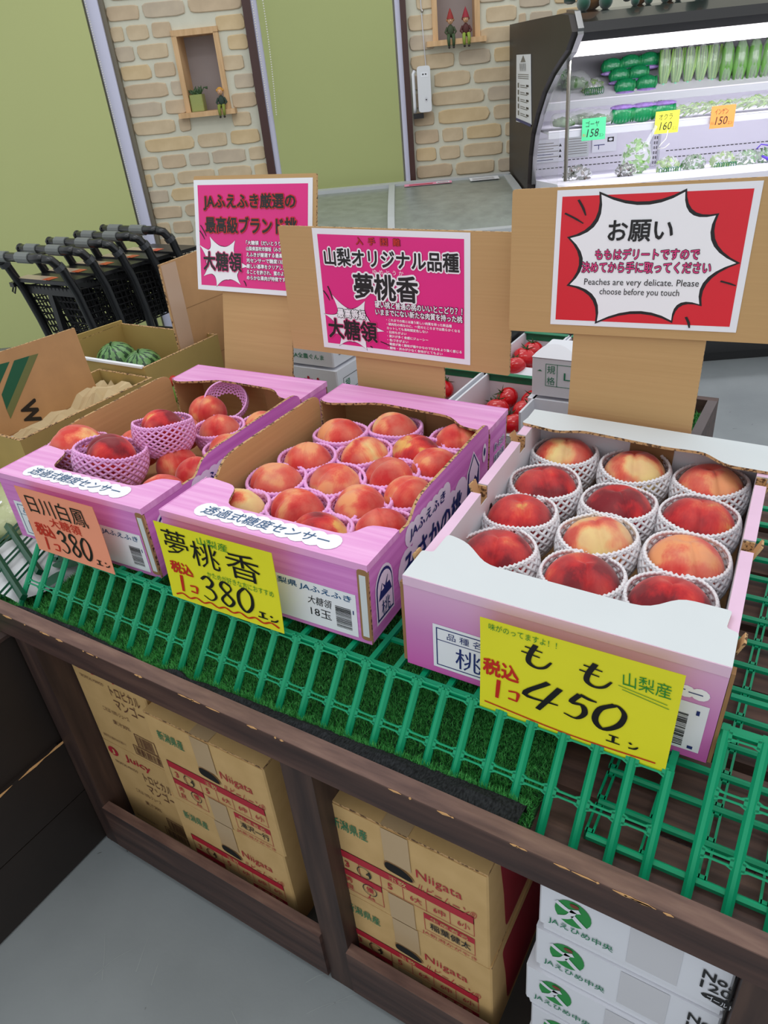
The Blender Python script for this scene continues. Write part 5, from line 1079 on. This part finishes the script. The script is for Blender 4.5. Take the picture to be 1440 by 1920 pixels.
def tray(label, x0, x1, y0, y1, z, h, green=True, flap=True, group=None):
    q = TH('tomato_tray', label, 'tray', ((x0 + x1) / 2, (y0 + y1) / 2, z)); t = .004
    q.part('base', lambda m: m.box((x0, y0, z), (x1, y1, z + t), whiteb))
    q.part('side_wall', lambda m: m.box((x0, y0 + t, z + t), (x0 + t, y1 - t, z + h), whiteb)); q.part('side_wall', lambda m: m.box((x1 - t, y0 + t, z + t), (x1, y1 - t, z + h), whiteb))
    q.part('back_wall', lambda m: m.box((x0, y1 - t, z + t), (x1, y1, z + h), whiteb)); q.part('front_wall', lambda m: m.box((x0, y0, z + t), (x1, y0 + t, z + h * .55), whiteb))
    if green: q.part('green_edge', lambda m: (m.box((x0 + .002, y1 - .012, z + h), (x1 - .002, y1 + .001, z + h + .0015), inkgd), m.box((x0 + .004, y1 - t - .0008, z + h - .016), (x1 - .004, y1 - t - .0002, z + h), inkgd)))
    if flap: q.part('front_flap', lambda m: m.prism(rpoly([(x0, 0), (x1, 0), (x1 - .004, .03), (x0 + .01, .03)], .012), F((0, y0 + .001, z + h * .55), (1, 0, 0), (0, .9, .45)), .003, whiteb))
    return q
tray('near left tomato tray with a green back edge, beside the cardboard support', -.330, -.192, .405, .575, .415, .112)
tray('near white tomato tray with a green back edge, full of tomatoes', -.182, -.046, .405, .575, .415, .112)
tray('white tomato tray behind the full one, with a green corner', -.168, -.070, .590, .740, .455, .105)
tray('white tomato tray at the back, right of the one with the green corner', -.066, .045, .590, .740, .455, .105)
for i, (x, y, z) in enumerate(((-.118, .665, .415), (-.01, .665, .415))):
    q = TH('tomato_carton', 'closed white tomato carton under the back tray ' + ('with the green corner' if i == 0 else 'on the right'), 'box', (x, y, z), group='cartons under the back trays'); q.part('carton', lambda m: m.rbox((x - .05, y - .07, z), (x + .05, y + .07, z + .0395), whiteb))
tom = MB(); tom.blob((0, 0, 0), (.0225, .0225, .0195), tomm, 18, 12, lambda d: 1 - .10 * max(0, d[2]) ** 8 - .015 * math.cos(5 * math.atan2(d[1], d[0])) * abs(d[2])); tme = tom.mesh('fruit', smooth=True)
cal = MB()
for k in range(5): a = 2 * PI * k / 5; cal.add([(.002 * math.cos(a + 1.5), .002 * math.sin(a + 1.5), .018), (.009 * math.cos(a), .009 * math.sin(a), .0195), (.015 * math.cos(a), .015 * math.sin(a), .0245), (.002 * math.cos(a - 1.5), .002 * math.sin(a - 1.5), .018)], [(0, 1, 2, 3)], STEMG)
cal.tube([(0, 0, .0165), (.001, 0, .025)], .0012, STEMG, 5); cme = cal.mesh('calyx')
rnd = random.Random(77)
def tomato(x, y, z, s_, label, group):
    r = thingS('tomato', label, 'tomato', (x, y, z), (rnd.uniform(-.6, .6), rnd.uniform(-.6, .6), rnd.random() * 6), group); r.scale = (K * s_,) * 3
    put('fruit', tme, r); put('calyx', cme, r)
for (x0, x1, y0, y1, z, lb, gp) in ((-.176, -.054, .415, .565, .438, 'ripe red tomato in the near full white tray', 'tomatoes in the near tray'), (-.322, -.20, .415, .565, .438, 'ripe red tomato in the near left white tray', 'tomatoes in the near left tray'), (-.160, -.080, .60, .73, .478, 'ripe red tomato in the tray with the green corner', 'tomatoes in the back tray'), (-.058, .035, .60, .73, .478, 'ripe red tomato in the rightmost back tray', 'tomatoes in the rightmost tray')):
    for lay in range(2):
        nx = int((x1 - x0) / .041); ny = int((y1 - y0) / .041)
        for i in range(nx):
            for j in range(ny):
                if lay and rnd.random() < .12: continue
                tomato(x0 + .018 + (i + (.35 if lay else 0) * (i < nx - 1)) * (x1 - x0 - .036) / max(nx - 1, 1) + rnd.uniform(-.002, .002), y0 + .018 + j * (y1 - y0 - .036) / max(ny - 1, 1) + rnd.uniform(-.002, .002), z + .016 + lay * .034 + rnd.uniform(0, .003), rnd.uniform(.98, 1.12), lb, gp)
def carton(label, x0, x1, y0, y1, z0, z1, fn, group=None, cat='box', name='tomato_carton', body=None, sidefn=None, topgap=True):
    q = TH(name, label, cat, ((x0 + x1) / 2, (y0 + y1) / 2, z0)); q.part('carton', lambda m: m.rbox((x0, y0, z0), (x1, y1, z1), body or whiteb, .0025))
    if fn:
        fr = F((x0, y0 - .0004, z0), (1, 0, 0), (0, 0, 1)); q.part('front_print', lambda m: fn(m, fr, x1 - x0, z1 - z0))
    if sidefn: fr2 = F((x1 + .0004, y0, z0), (0, 1, 0), (0, 0, 1)); q.part('side_print', lambda m: sidefn(m, fr2, y1 - y0, z1 - z0))
    return q
def kik(m, fr, W_, H_): m.frame(fr, .026, .020, .20, .062, .0010, inkgd, .0003); m.rect(fr, .047, .02, .048, .062, inkgd, .0003); txt(m, '規', fr, .029, .044, .015, .015, inkgd); txt(m, '格', fr, .029, .023, .015, .015, inkgd); txt(m, 'L.M', fr, .060, .034, .040, .014, inkgd); m.flat([(.010, .047), (.020, .047), (.016, .050)], fr, inkgd, .0004)
def red1(m, fr, W_, H_): txt(m, 'とまと', fr, .05, .045, .12, .035, inkcr, .05)
carton('lower white carton with a red print, under the L.M one', -.060, .190, .475, .585, .415, .527, red1)
q = carton('upper white carton marked L.M with a raised rounded flap', -.053, .190, .478, .585, .534, .604, kik)
q.part('rounded_flap', lambda m: m.prism(rpoly([(0, 0, 0), (.19, 0, 0), (.19, .012, 0), (.075, .012, .02), (.050, .030, .02), (.020, .030, .015), (.006, .012, .01)], .01), F((-.053, .4785, .604), (1, 0, 0), (0, .75, .6)), .003, whiteb))
def gun(m, fr, W_, H_): txt(m, 'とまと', fr, W_ - .115, H_ - .062, .088, .042, inkcr, .07, shear=-.1); txt(m, 'JA全農ぐんま', fr, W_ - .105, .012, .082, .013, inkgd, .012); m.flat([(W_ - .116 + .007 * math.cos(a * PI / 6), .019 + .007 * math.sin(a * PI / 6)) for a in range(12)], fr, inkgd, .0004)
def gunside(m, fr, W_, H_): m.frame(fr, .022, .020, .10, H_ - .022, .0011, ink, .0003); m.rect(fr, .022, H_ - .054, .10, H_ - .053, ink, .0003); txt(m, '規', fr, .028, H_ - .048, .018, .020, inkgd); txt(m, '4L', fr, .030, H_ - .082, .024, .018, ink, .02)
carton('lower white tomato carton marked 4L between the pink posters', -.700, -.468, .445, .575, .449, .541, gun, sidefn=gunside)
carton('upper white tomato carton with green lettering between the pink posters', -.698, -.474, .448, .573, .548, .652, gun, sidefn=gunside)
def blackbox(m, fr, W_, H_): txt(m, 'とま', fr, .02, .02, .05, .03, wink, .02)
carton('black printed crate standing behind the tomato trays', -.23, -.175, .62, .80, .45, .585, blackbox, body=blackp, name='black_crate')
q = TH('striped_cloth', 'white and pink striped paper edge showing behind the red poster sign', 'paper', (.2, .60, .42)); q.part('sheet', lambda m: (m.prism([(0, .05), (.012, .05), (.034, .19), (.004, .19)], F((.175, .60, .45), (1, 0, 0), (0, 0, 1)), .02, paper), m.prism([(.010, .08), (.012, .08), (.018, .188), (.014, .188)], F((.175, .598, .45), (1, 0, 0), (0, 0, 1)), .001, pinkglow)))

# ------------------------------------------------------------------ left display: dark boards, cardboard boxes, bag
lb_ = TH('display_bin', 'black-brown boarded display unit standing at right angles at the lower left', 'display unit', (-.9, -.3, 0))
for z0, z1, dx in ((.235, .448, .006), (.125, .233, 0), (.004, .123, 0)):
    lb_.part('board', lambda m: m.box((-.500, -1.15, z0), (-.480 - dx, .60, z1), binm))
lb_.part('ledge', lambda m: (m.box((-.500, -1.15, .2335), (-.4795, -.36, .2385), binm), [m.prism([(y, 0), (y + .03, -.002), (y + .05, .001), (y + .02, .003)], F((-.4790, 0, .236), (0, 1, 0), (0, 0, 1), (1, 0, 0)), .0005, chipm) for y in (-.72, -.62, -.49, -.43, -.385)]))
lb_.part('top_board', lambda m: m.box((-1.5, -1.15, .43), (-.500, .60, .446), binm)); lb_.part('far_board', lambda m: m.box((-1.5, .58, .004), (-.5, .60, .43), binm)); lb_.part('edge_board', lambda m: m.box((-.500, -1.15, .448), (-.484, -.345, .4535), woodv))
lb_.part('turf_sheet', lambda m: m.box((-1.49, -1.14, .446), (-.502, .57, .4475), turfb)); blades('turf_blades', lb_.r, 26000, (-.75, -.503), (-.50, -.02), lambda y: y * 0 + .4475, .010, 9).location = -lb_.b
# watermelon box
oliv = mat('olive_kraft', (172, 146, 84), .75, var=.05, vscale=15)
def openbox(name, label, x0, x1, y0, y1, z0, z1, mt, cat='box', extra=None):
    q = TH(name, label, cat, ((x0 + x1) / 2, (y0 + y1) / 2, z0)); t = .005
    q.part('base', lambda m: m.box((x0, y0, z0), (x1, y1, z0 + t), mt))
    for a, b in (((x0, y0), (x0 + t, y1)), ((x1 - t, y0), (x1, y1)), ((x0 + t, y0), (x1 - t, y0 + t)), ((x0 + t, y1 - t), (x1 - t, y1))):
        q.part('wall', lambda m: (m.box((a[0], a[1], z0 + t), (b[0], b[1], z1 - .001), mt), m.box((a[0], a[1], z1 - .001), (b[0], b[1], z1), flute)))
    return q
q = openbox('watermelon_box', 'open cardboard box with two small striped watermelons inside', -1.085, -.770, .212, .430, .4485, .600, oliv)
q.part('handle_hole', lambda m: m.tube([(-1.079, .245, .572), (-1.079, .275, .572)], .008, mat('pale_hole', (196, 204, 170), .5), 8))
q.part('side_wall_raised', lambda m: m.prism([(.212, .600), (.430, .600), (.430, .607), (.30, .612)], F((-1.085, 0, 0), (0, 1, 0), (0, 0, 1), (1, 0, 0)), .005, oliv))
q.part('white_tape_edge', lambda m: m.box((-1.06, .2085, .598), (-.775, .2165, .6025), paper))
q = openbox('paper_lined_box', 'open cardboard box lined with crumpled brown paper, left of the leftmost peach box', -.905, -.745, -.10, .205, .4485, .585, oliv)
def crump(m):
    rr = random.Random(6); n = 12; vs = [(-.89 + .135 * i / n, -.08 + .27 * j / n, .53 + .026 * rr.random() + (.02 if j > 8 else 0)) for j in range(n + 1) for i in range(n + 1)]
    m.add(vs, [(j * (n + 1) + i, j * (n + 1) + i + 1, (j + 1) * (n + 1) + i + 1, (j + 1) * (n + 1) + i) for j in range(n) for i in range(n)], mat('crumpled_paper', (200, 178, 138), .8))
q.part('crumpled_paper', crump)
def wpanel(m):
    fr = F((-.8805, 0, 0), (0, 1, 0), (0, 0, 1), (1, 0, 0)); pl = [(-.12, .46), (.176, .475), (.171, .53), (.166, .60), (.161, .688), (-.12, .698)]
    m.prism(pl, F((-.8845, 0, 0), (0, 1, 0), (0, 0, 1), (1, 0, 0)), .004, kraft, kraft, flute)
q = TH('carton_flap', 'tall kraft carton flap with green stripes and a black W behind the leftmost peach box', 'cardboard', (-.882, .03, .46)); q.part('flap', wpanel)
def wprint(m):
    fr = F((-.8803, 0, 0), (0, 1, 0), (0, 0, 1), (1, 0, 0)); gs = mat('stripe_green', (22, 92, 64), .6); ol = mat('stripe_olive', (110, 116, 68), .6)
    for pl, mt_ in (([(.018, .671), (.050, .669), (-.0295, .5926), (-.028, .622)], gs), ([(.050, .669), (.069, .667), (-.0285, .574), (-.0295, .5926)], ol), ([(-.02, .675), (.009, .672), (-.025, .640), (-.05, .655)], gs)): m.flat(pl[::-1], fr, mt_, .0003)
    w2 = fr.sub(.0275, .590, 0, -PI / 2 - .03); txt(m, 'W', w2, 0, 0 - .030, .042, .032, ink, .06, .0006)
    txt(m, 'アイ(S', w2, .044, -.026, .045, .018, ink, .02, .0006); m.flat([(.0727, .5404), (.1065, .5379), (.1097, .5287), (.0735, .5314)][::-1], fr, ink, .0005)
    for z in (.545, .520): m.rect(fr, -.10, z, .17, z + .0008, kraftdk, .0003)
q.part('print', wprint)
wm = MB(); wdk = mat('watermelon_dark', (28, 66, 34), .35); wmat = ramp_mat('watermelon_rind', [(0.42, (24, 58, 30)), (0.5, (104, 150, 86)), (0.62, (124, 168, 100))], .3, 1.0, kind='noise', stretch=(90, 90, 4), bump=0)
wlt = mat('watermelon_light', (104, 150, 88), .3, var=.12, vscale=60)
wm.blob((0, 0, 0), (.047, .047, .043), wdk, 60, 20); _r = random.Random(4); wm.mats = [wdk, wlt]; wm.m = [1 if (((j + (1 if math.sin(i * 1.9 + j) > .3 else 0)) % 5) > 1) else 0 for i in range(20) for j in range(60)]; wme = wm.mesh('rind', smooth=True)
for (x, y, z, s_), lb in zip(((-1.012, .335, .545, 1.0), (-.925, .335, .540, .92)), ('small striped watermelon, left one in the cardboard box', 'small striped watermelon, right one in the cardboard box')):
    r = thingS('watermelon', lb, 'watermelon', (x, y, z), (.25, .1, 0)); r.scale = (K * s_,) * 3; put('rind', wme, r); m = MB(); m.tube([(0, 0, .041), (.002, 0, .047), (.006, .002, .052)], .0022, STEMG, 6); m.build('stem', r)
q = TH('red_green_pack', 'small red and green wrapped pack beside the tall carton panel', 'package', (-.79, .27, .45)); q.part('pack', lambda m: (m.blob((-.775, .275, .52), (.015, .014, .022), VG['leaf'], 10, 8), m.blob((-.775, .275, .548), (.015, .014, .012), inkr, 10, 8)), smooth=True)
q = TH('tall_carton', 'tall open cardboard carton with clear tape along its fluted edge, left of the pink poster', 'cardboard', (-.80, .45, .4485))
q.part('side_panel', lambda m: m.prism([(.337, .4485), (.62, .4485), (.62, .778), (.337, .770)], F((-.802, 0, 0), (0, 1, 0), (0, 0, 1), (1, 0, 0)), .0045, kraft, kraft, flute))
q.part('tape', lambda m: (m.rect(F((-.7972, 0, 0), (0, 1, 0), (0, 0, 1), (1, 0, 0)), .340, .455, .382, .768, mat('clear_tape', (196, 164, 138), .25)), m.rect(F((-.7973, 0, 0), (0, 1, 0), (0, 0, 1), (1, 0, 0)), .383, .668, .60, .6695, kraftdk), m.rect(F((-.7973, 0, 0), (0, 1, 0), (0, 0, 1), (1, 0, 0)), .383, .548, .60, .5495, kraftdk)))
q.part('rear_panel', lambda m: m.box((-.80, .6155, .4485), (-.715, .62, .74), kraft))
q = TH('black_label', 'small black printed label on the white carton beside the cardboard support', 'label', (-.705, .44, .56)); q.part('label', lambda m: (m.box((-.722, .438, .560), (-.699, .4425, .606), ink), [m.box((-.716, .4372, .566 + .012 * k), (-.706, .4378, .573 + .012 * k), inkgr) for k in range(3)]))
# bag, lattice basket and netting at the far left, on the turf of the display table
r = thing('printed_bag', 'white bag with green printed shapes lying under the leftmost crate', 'bag', (-.70, -.19, T - .081)); m = MB(); wb = mat('white_bag_film', (214, 216, 218), .4, bump=.8, bscale=22)
rr = random.Random(9); n = 10; P_ = [(-.12, -.065), (.075, -.075), (.13, .055), (-.10, .10)]
vs = []
for j in range(n + 1):
    for i in range(n + 1):
        u, v = i / n, j / n; a = Vector(P_[0]).lerp(Vector(P_[1]), u).lerp(Vector(P_[3]).lerp(Vector(P_[2]), u), v); e = min(u, 1 - u, v, 1 - v); vs.append((a.x, a.y, .002 + .012 * min(1, e * 3.2) ** .5 + rr.uniform(-.002, .002)))
m.add(vs, [(j * (n + 1) + i, j * (n + 1) + i + 1, (j + 1) * (n + 1) + i + 1, (j + 1) * (n + 1) + i) for j in range(n) for i in range(n)], wb); m.build('bag', r, smooth=True)
m = MB(); gpr = mat('bag_green_print', (26, 104, 76), .5); fr = F((0, 0, .0175))
for cx, cy, a, b, an in ((.02, .055, .038, .010, -.6), (.055, .045, .012, .030, .3), (.085, .02, .026, .012, .5), (.10, -.02, .012, .024, .2), (.05, .02, .008, .006, 0), (.04, .075, .02, .006, .1)):
    m.flat([(cx + a * math.cos(q * PI / 8) * math.cos(an) - b * math.sin(q * PI / 8) * math.sin(an), cy + a * math.cos(q * PI / 8) * math.sin(an) + b * math.sin(q * PI / 8) * math.cos(an)) for q in range(16)], fr, gpr)
m.build('bag_print', r)
r = thing('lattice_crate', 'dark green plastic crate with a diagonal lattice side at the far left edge', 'crate', (-.64, -.27, T - .06)); m = MB(); A = Vector((-.20, .19, .03)); U = Vector((.24, -.19, -.02)); V_ = Vector((.09, .075, .045))
r.location = (-.66, -.245, .55); o3 = Vector((-.66, -.245, .55))
def lt(a, b, w_): m.tube([Vector((a[0], a[1], .55)) - o3, Vector((b[0], b[1], .55)) - o3], w_, rackd, 4)
for a, b in (((-.79, -.196), (-.592, -.268)), ((-.82, -.140), (-.628, -.212)), ((-.85, -.085), (-.66, -.155))): lt(a, b, .0065)
for a, b in (((-.632, -.282), (-.700, -.128)), ((-.692, -.262), (-.760, -.108)), ((-.752, -.240), (-.820, -.085))):
    for d in (-.006, .006): lt((a[0] + d, a[1]), (b[0] + d, b[1]), .0024)
m.build('lattice', r); m = MB()
m.build('rim', r)
r = thing('net_bag', 'white netted bag of produce at the far left edge beside the W carton', 'bag', (-1.12, .02, T - .10)); m = MB(); wn = mat('white_net_cloth', (206, 210, 206), .8, bump=1.0, bscale=70, var=.25, vscale=110); m.blob((0, 0, .06), (.10, .16, .085), wn, 20, 12, lambda d: 1 + .06 * math.sin(7 * d[0]) * math.sin(6 * d[1])); m.build('bag', r, smooth=True)
r = thing('packet', 'pale green shiny packet with white lettering under the net bag at the left edge', 'package', (-.92, -.10, T - .10)); m = MB(); pg = mat('pale_green_film', (180, 186, 140), .2, bump=1, bscale=60); m.blob((0, 0, .03), (.12, .085, .045), pg, 18, 10, lambda d: 1 + .05 * math.sin(8 * d[0])); m.build('packet', r, smooth=True); m = MB(); txt(m, 'フル', F((.02, -.06, .065), (.8, .6, 0), (-.3, .5, .3)), 0, 0, .06, .03, wink, .03); m.build('lettering', r)

# ------------------------------------------------------------------ cartons stored under the table
def nii(m, fr, W_, H_, name):
    def X(a): return a * W_
    txt(m, '新潟県産', fr, X(.085), H_ * .76, W_ * .23, H_ * .11, inkgd, .008)
    txt(m, 'Niigata', fr, X(.60), H_ * .62, W_ * .26, H_ * .11, inkcr, .0); txt(m, 'ルビームーン®', fr, X(.59), H_ * .50, W_ * .34, H_ * .09, inkcr, .0, shear=.2)
    y1, y0 = H_ * .52, H_ * .44; m.rect(fr, X(.08), y0, X(.92), y1, inkcr, .0003)
    txt(m, '玉数', fr, X(.42), y0 + H_ * .012, W_ * .11, H_ * .055, niicard, .01, .0008)
    m.frame(fr, X(.08), H_ * .30, X(.92), y1, .0007, inkcr, .0003)
    for k, s in enumerate(('3', '4', '5', '6大', '6中', '6小')):
        xa = X(.08 + .14 * k); m.rect(fr, xa, H_ * .30, xa + .0007, y0, inkcr, .0003); txt(m, s, fr, xa + W_ * .045, H_ * .34, W_ * (.03 if len(s) == 1 else .07), H_ * .065, ink if s == '4' else inkcr, .012)
    m.frame(fr, X(.08), H_ * .06, X(.36), H_ * .30, .0007, inkcr, .0003); m.rect(fr, X(.08), H_ * .235, X(.36), H_ * .30, inkcr, .0003)
    for k, s in enumerate(('秀', '優', '良', 'ム')):
        txt(m, s, fr, X(.11 + .14 * (k % 2)), H_ * (.16 if k < 2 else .075), W_ * .05, H_ * .06, inkcr, .012)
    for cx, cy in ((.255, .375), (.275, .19)):
        c_ = [(X(cx) + W_ * .045 * math.cos(a * PI / 10), H_ * cy + H_ * .058 * math.sin(a * PI / 10)) for a in range(21)]; m.brush(c_, fr, .0011, ink, .0009, False, 1)
    m.rect(fr, X(.62), H_ * .215, X(.92), H_ * .27, inkcr, .0003); txt(m, '生産者名', fr, X(.66), H_ * .222, W_ * .22, H_ * .04, niicard, .01, .0008); m.frame(fr, X(.62), H_ * .07, X(.92), H_ * .215, .0007, inkcr, .0003)
    txt(m, name, fr, X(.655), H_ * .11, W_ * .24, H_ * .075, ink, .015); txt(m, 'JA新潟かがやき', fr, X(.60), H_ * .01, W_ * .33, H_ * .045, inkcr, .0)
def fruitcarton(label, x0, x1, y0, y1, z0, z1, name, group):
    q = TH('fruit_carton', label, 'box', ((x0 + x1) / 2, (y0 + y1) / 2, z0), group=group); W_, H_ = x1 - x0, z1 - z0
    q.part('carton', lambda m: m.rbox((x0, y0, z0), (x1, y1, z1), niicard, .002))
    q.part('top_flap', lambda m: m.prism([(0, 0), (W_, 0), (W_ - .004, .09), (.004, .09)], F((x0, y0 + .001, z1 + .0004), (1, 0, 0), (0, 1, .02)), .003, niicard, niicard, flute))
    fr = F((x0, y0 - .0004, z0), (1, 0, 0), (0, 0, 1)); q.part('front_print', lambda m: nii(m, fr, W_, H_, name))
    hole = rpoly([(W_ * .40, H_ * .57), (W_ * .58, H_ * .55), (W_ * .585, H_ * .60), (W_ * .52, H_ * .665), (W_ * .405, H_ * .67)], .008)
    q.part('handle_hole', lambda m: (m.flat(hole, fr, kraftdk, .0010), m.flat([(W_ * .49 + (a - W_ * .49) * .93, H_ * .61 + (b - H_ * .61) * .88) for a, b in hole], fr, mat('hole_shade_black', (8, 7, 6), .9), .0013)))  # hole is not cut: flat black patch paints the shade inside it
    tp = mat('packing_tape', (190, 162, 124), .2); q.part('packing_tape', lambda m: m.rect(fr, W_ * .41, H_ * .66, W_ * .57, H_, tp, .0006)); q.part('packing_tape', lambda m: m.rect(fr, W_ * .40, 0, W_ * .56, H_ * .29, tp, .0006)); q.part('packing_tape', lambda m: m.rect(F((x0, y0, z1), (1, 0, 0), (0, 1, 0)), W_ * .41, 0, W_ * .57, .08, tp, .0040))
    q.part('side_print', lambda m: m.prism(rpoly([(.045, .012), (y1 - y0 - .01, .012), (y1 - y0 - .01, H_ - .012), (.030, H_ - .012), (.040, H_ * .5)], .01), F((x1 + .0002, y0, z0), (0, 1, 0), (0, 0, 1)), .0003, mat('crimson_panel', (150, 24, 40), .5)))
    return q
NY = -.329
fruitcarton('upper brown carton with red grid print in the left bay under the table', -.277, -.072, NY, -.03, .2035, .374, '滝沢一行', 'brown fruit cartons')
fruitcarton('lower brown carton with red grid print in the left bay under the table', -.283, -.076, NY, -.03, .0425, .202, '滝沢一行', 'brown fruit cartons')
fruitcarton('upper brown carton with red grid print in the right bay under the table', .004, .216, NY, -.02, .2035, .376, '稲葉健太', 'brown fruit cartons')
fruitcarton('lower brown carton with red grid print in the right bay under the table', .001, .218, NY, -.02, .0425, .202, '稲葉健太', 'brown fruit cartons')
def mango(label, x0, x1, y0, y1, z0, z1):
    q = TH('juice_carton', label, 'box', ((x0 + x1) / 2, (y0 + y1) / 2, z0), group='mango juice cartons'); W_, H_ = x1 - x0, z1 - z0
    q.part('carton', lambda m: m.rbox((x0, y0, z0), (x1, y1, z1), niicard, .002))
    def pr(m):
        fr = F((x0, y0 - .0004, z0), (1, 0, 0), (0, 0, 1))
        m.flat([(.018 + .011 * math.cos(a * PI / 8), H_ - .020 + .010 * math.sin(a * PI / 8)) for a in range(16)], fr, inkcr, .0003); txt(m, 'J', fr, .014, H_ - .026, .008, .012, niicard, .02, .0008)
        txt(m, 'Juicy', fr, .045, H_ - .030, .055, .018, inkcr, .015); txt(m, 'TROPICAL MANGO', fr, .014, H_ - .046, .05, .006, inkbr); txt(m, 'トロピカル', fr, .075, H_ - .058, .060, .020, inkbr, .0); txt(m, 'マンゴー', fr, .075, H_ - .084, .060, .022, inkbr, .0)
        txt(m, 'これは 100% ジュース', fr, .040, H_ - .102, .055, .009, inkbr, .0); txt(m, '果汁30%', fr, .052, H_ - .126, .036, .010, inkbr, .0); m.frame(fr, .093, .028, .135, .056, .0012, inkbr, .0003); barcode(m, fr, .096, .031, .034, .022, inkbr, 5); m.frame(fr, .080, .006, .150, .027, .0012, inkbr, .0003); barcode(m, fr, .084, .009, .060, .015, inkbr, 6)
        txt(m, '保存方法 直射日光を避けて', fr, .012, .012, .050, .006, inkbr)
    q.part('front_print', pr); return q
mango('upper mango juice carton with brown lettering in the left bay', -.434, -.284, -.316, -.06, .2335, .415)
mango('lower mango juice carton with a red oval mark in the left bay', -.434, -.286, -.316, -.06, .0425, .232)
def ehime(m, fr, W_, H_):
    cx, cy = .032, H_ * .60; m.flat([(cx + .017 * math.cos(a * PI / 10), cy + .019 * math.sin(a * PI / 10)) for a in range(20)], fr, inkg if False else mat('logo_green', (36, 140, 66), .5), .0003)
    m.brush([(cx - .016, cy + .010), (cx - .004, cy + .004), (cx + .006, cy + .009)], fr, .005, whiteb, .0008, False); m.brush([(cx + .001, cy + .006), (cx - .004, cy - .006), (cx - .013, cy - .013)], fr, .005, whiteb, .0008, False); m.brush([(cx, cy - .002), (cx + .008, cy - .010), (cx + .013, cy - .014)], fr, .005, whiteb, .0008, False)
    m.flat([(cx + .001 + .0045 * math.cos(a * PI / 5), cy + .014 + .003 * math.sin(a * PI / 5)) for a in range(10)], fr, mat('logo_brown', (120, 60, 40), .5), .0009)
    txt(m, 'JAえひめ中央', fr, .010, .006, .060, .011, inkgd, .012)
    txt(m, 'No.', fr, .142, H_ * .60, .022, .012, ink, .03); txt(m, '120g×', fr, .142, H_ * .30, .042, .015, ink, .015); m.flat([(.168 + .024 * math.cos(a * PI / 8), .012 + .0065 * math.sin(a * PI / 8)) for a in range(16)], fr, ink, .0003); txt(m, 'ゴールドキウイ', fr, .149, .0085, .038, .007, whiteb, .02, .0008)
for i in range(5):
    z = .0425 + .0768 * i; dx = (.000, .004, -.004, .003, .004)[i]
    q = TH('kiwi_carton', ['lowest white carton with a green leaf logo under the table, right bay', 'second white carton from the bottom with a green leaf logo, right bay', 'middle white carton with a green leaf logo in the right bay stack', 'second white carton from the top with a green leaf logo, right bay', 'topmost white carton with a green leaf logo, right bay under the rail'][i], 'box', (.35, -.2, z), group='white kiwi cartons')
    x0, x1, y0 = .262 + dx + .0015 * i, .4365, -.338 + .001 * (i % 2)
    q.part('lower_tray', lambda m: m.rbox((x0 + .003, y0 + .003, z), (x1 - .001, -.06, z + .012), whiteb, .002))
    q.part('lid', lambda m: m.rbox((x0, y0, z + .0135), (x1, -.058, z + .0755), whiteb, .002)); q.part('lid_edge', lambda m: m.box((x0 + .002, y0 + .0008, z + .0122), (x1 - .002, y0 + .005, z + .0134), kraftdk))
    q.part('front_print', lambda m: ehime(m, F((x0, y0 - .0004, z + .014), (1, 0, 0), (0, 0, 1)), x1 - x0, .0615))
    q.part('clear_tape', lambda m: m.rect(F((x0, y0 - .0003, z + .0135), (1, 0, 0), (0, 0, 1)), .082, .004, .125, .060, mat('glossy_tape', (206, 206, 212), .12), .0002))
for o in bpy.data.objects:
    if o.name.startswith('crossbars') or o.name.startswith('top_grid'): o['kind'] = 'stuff'
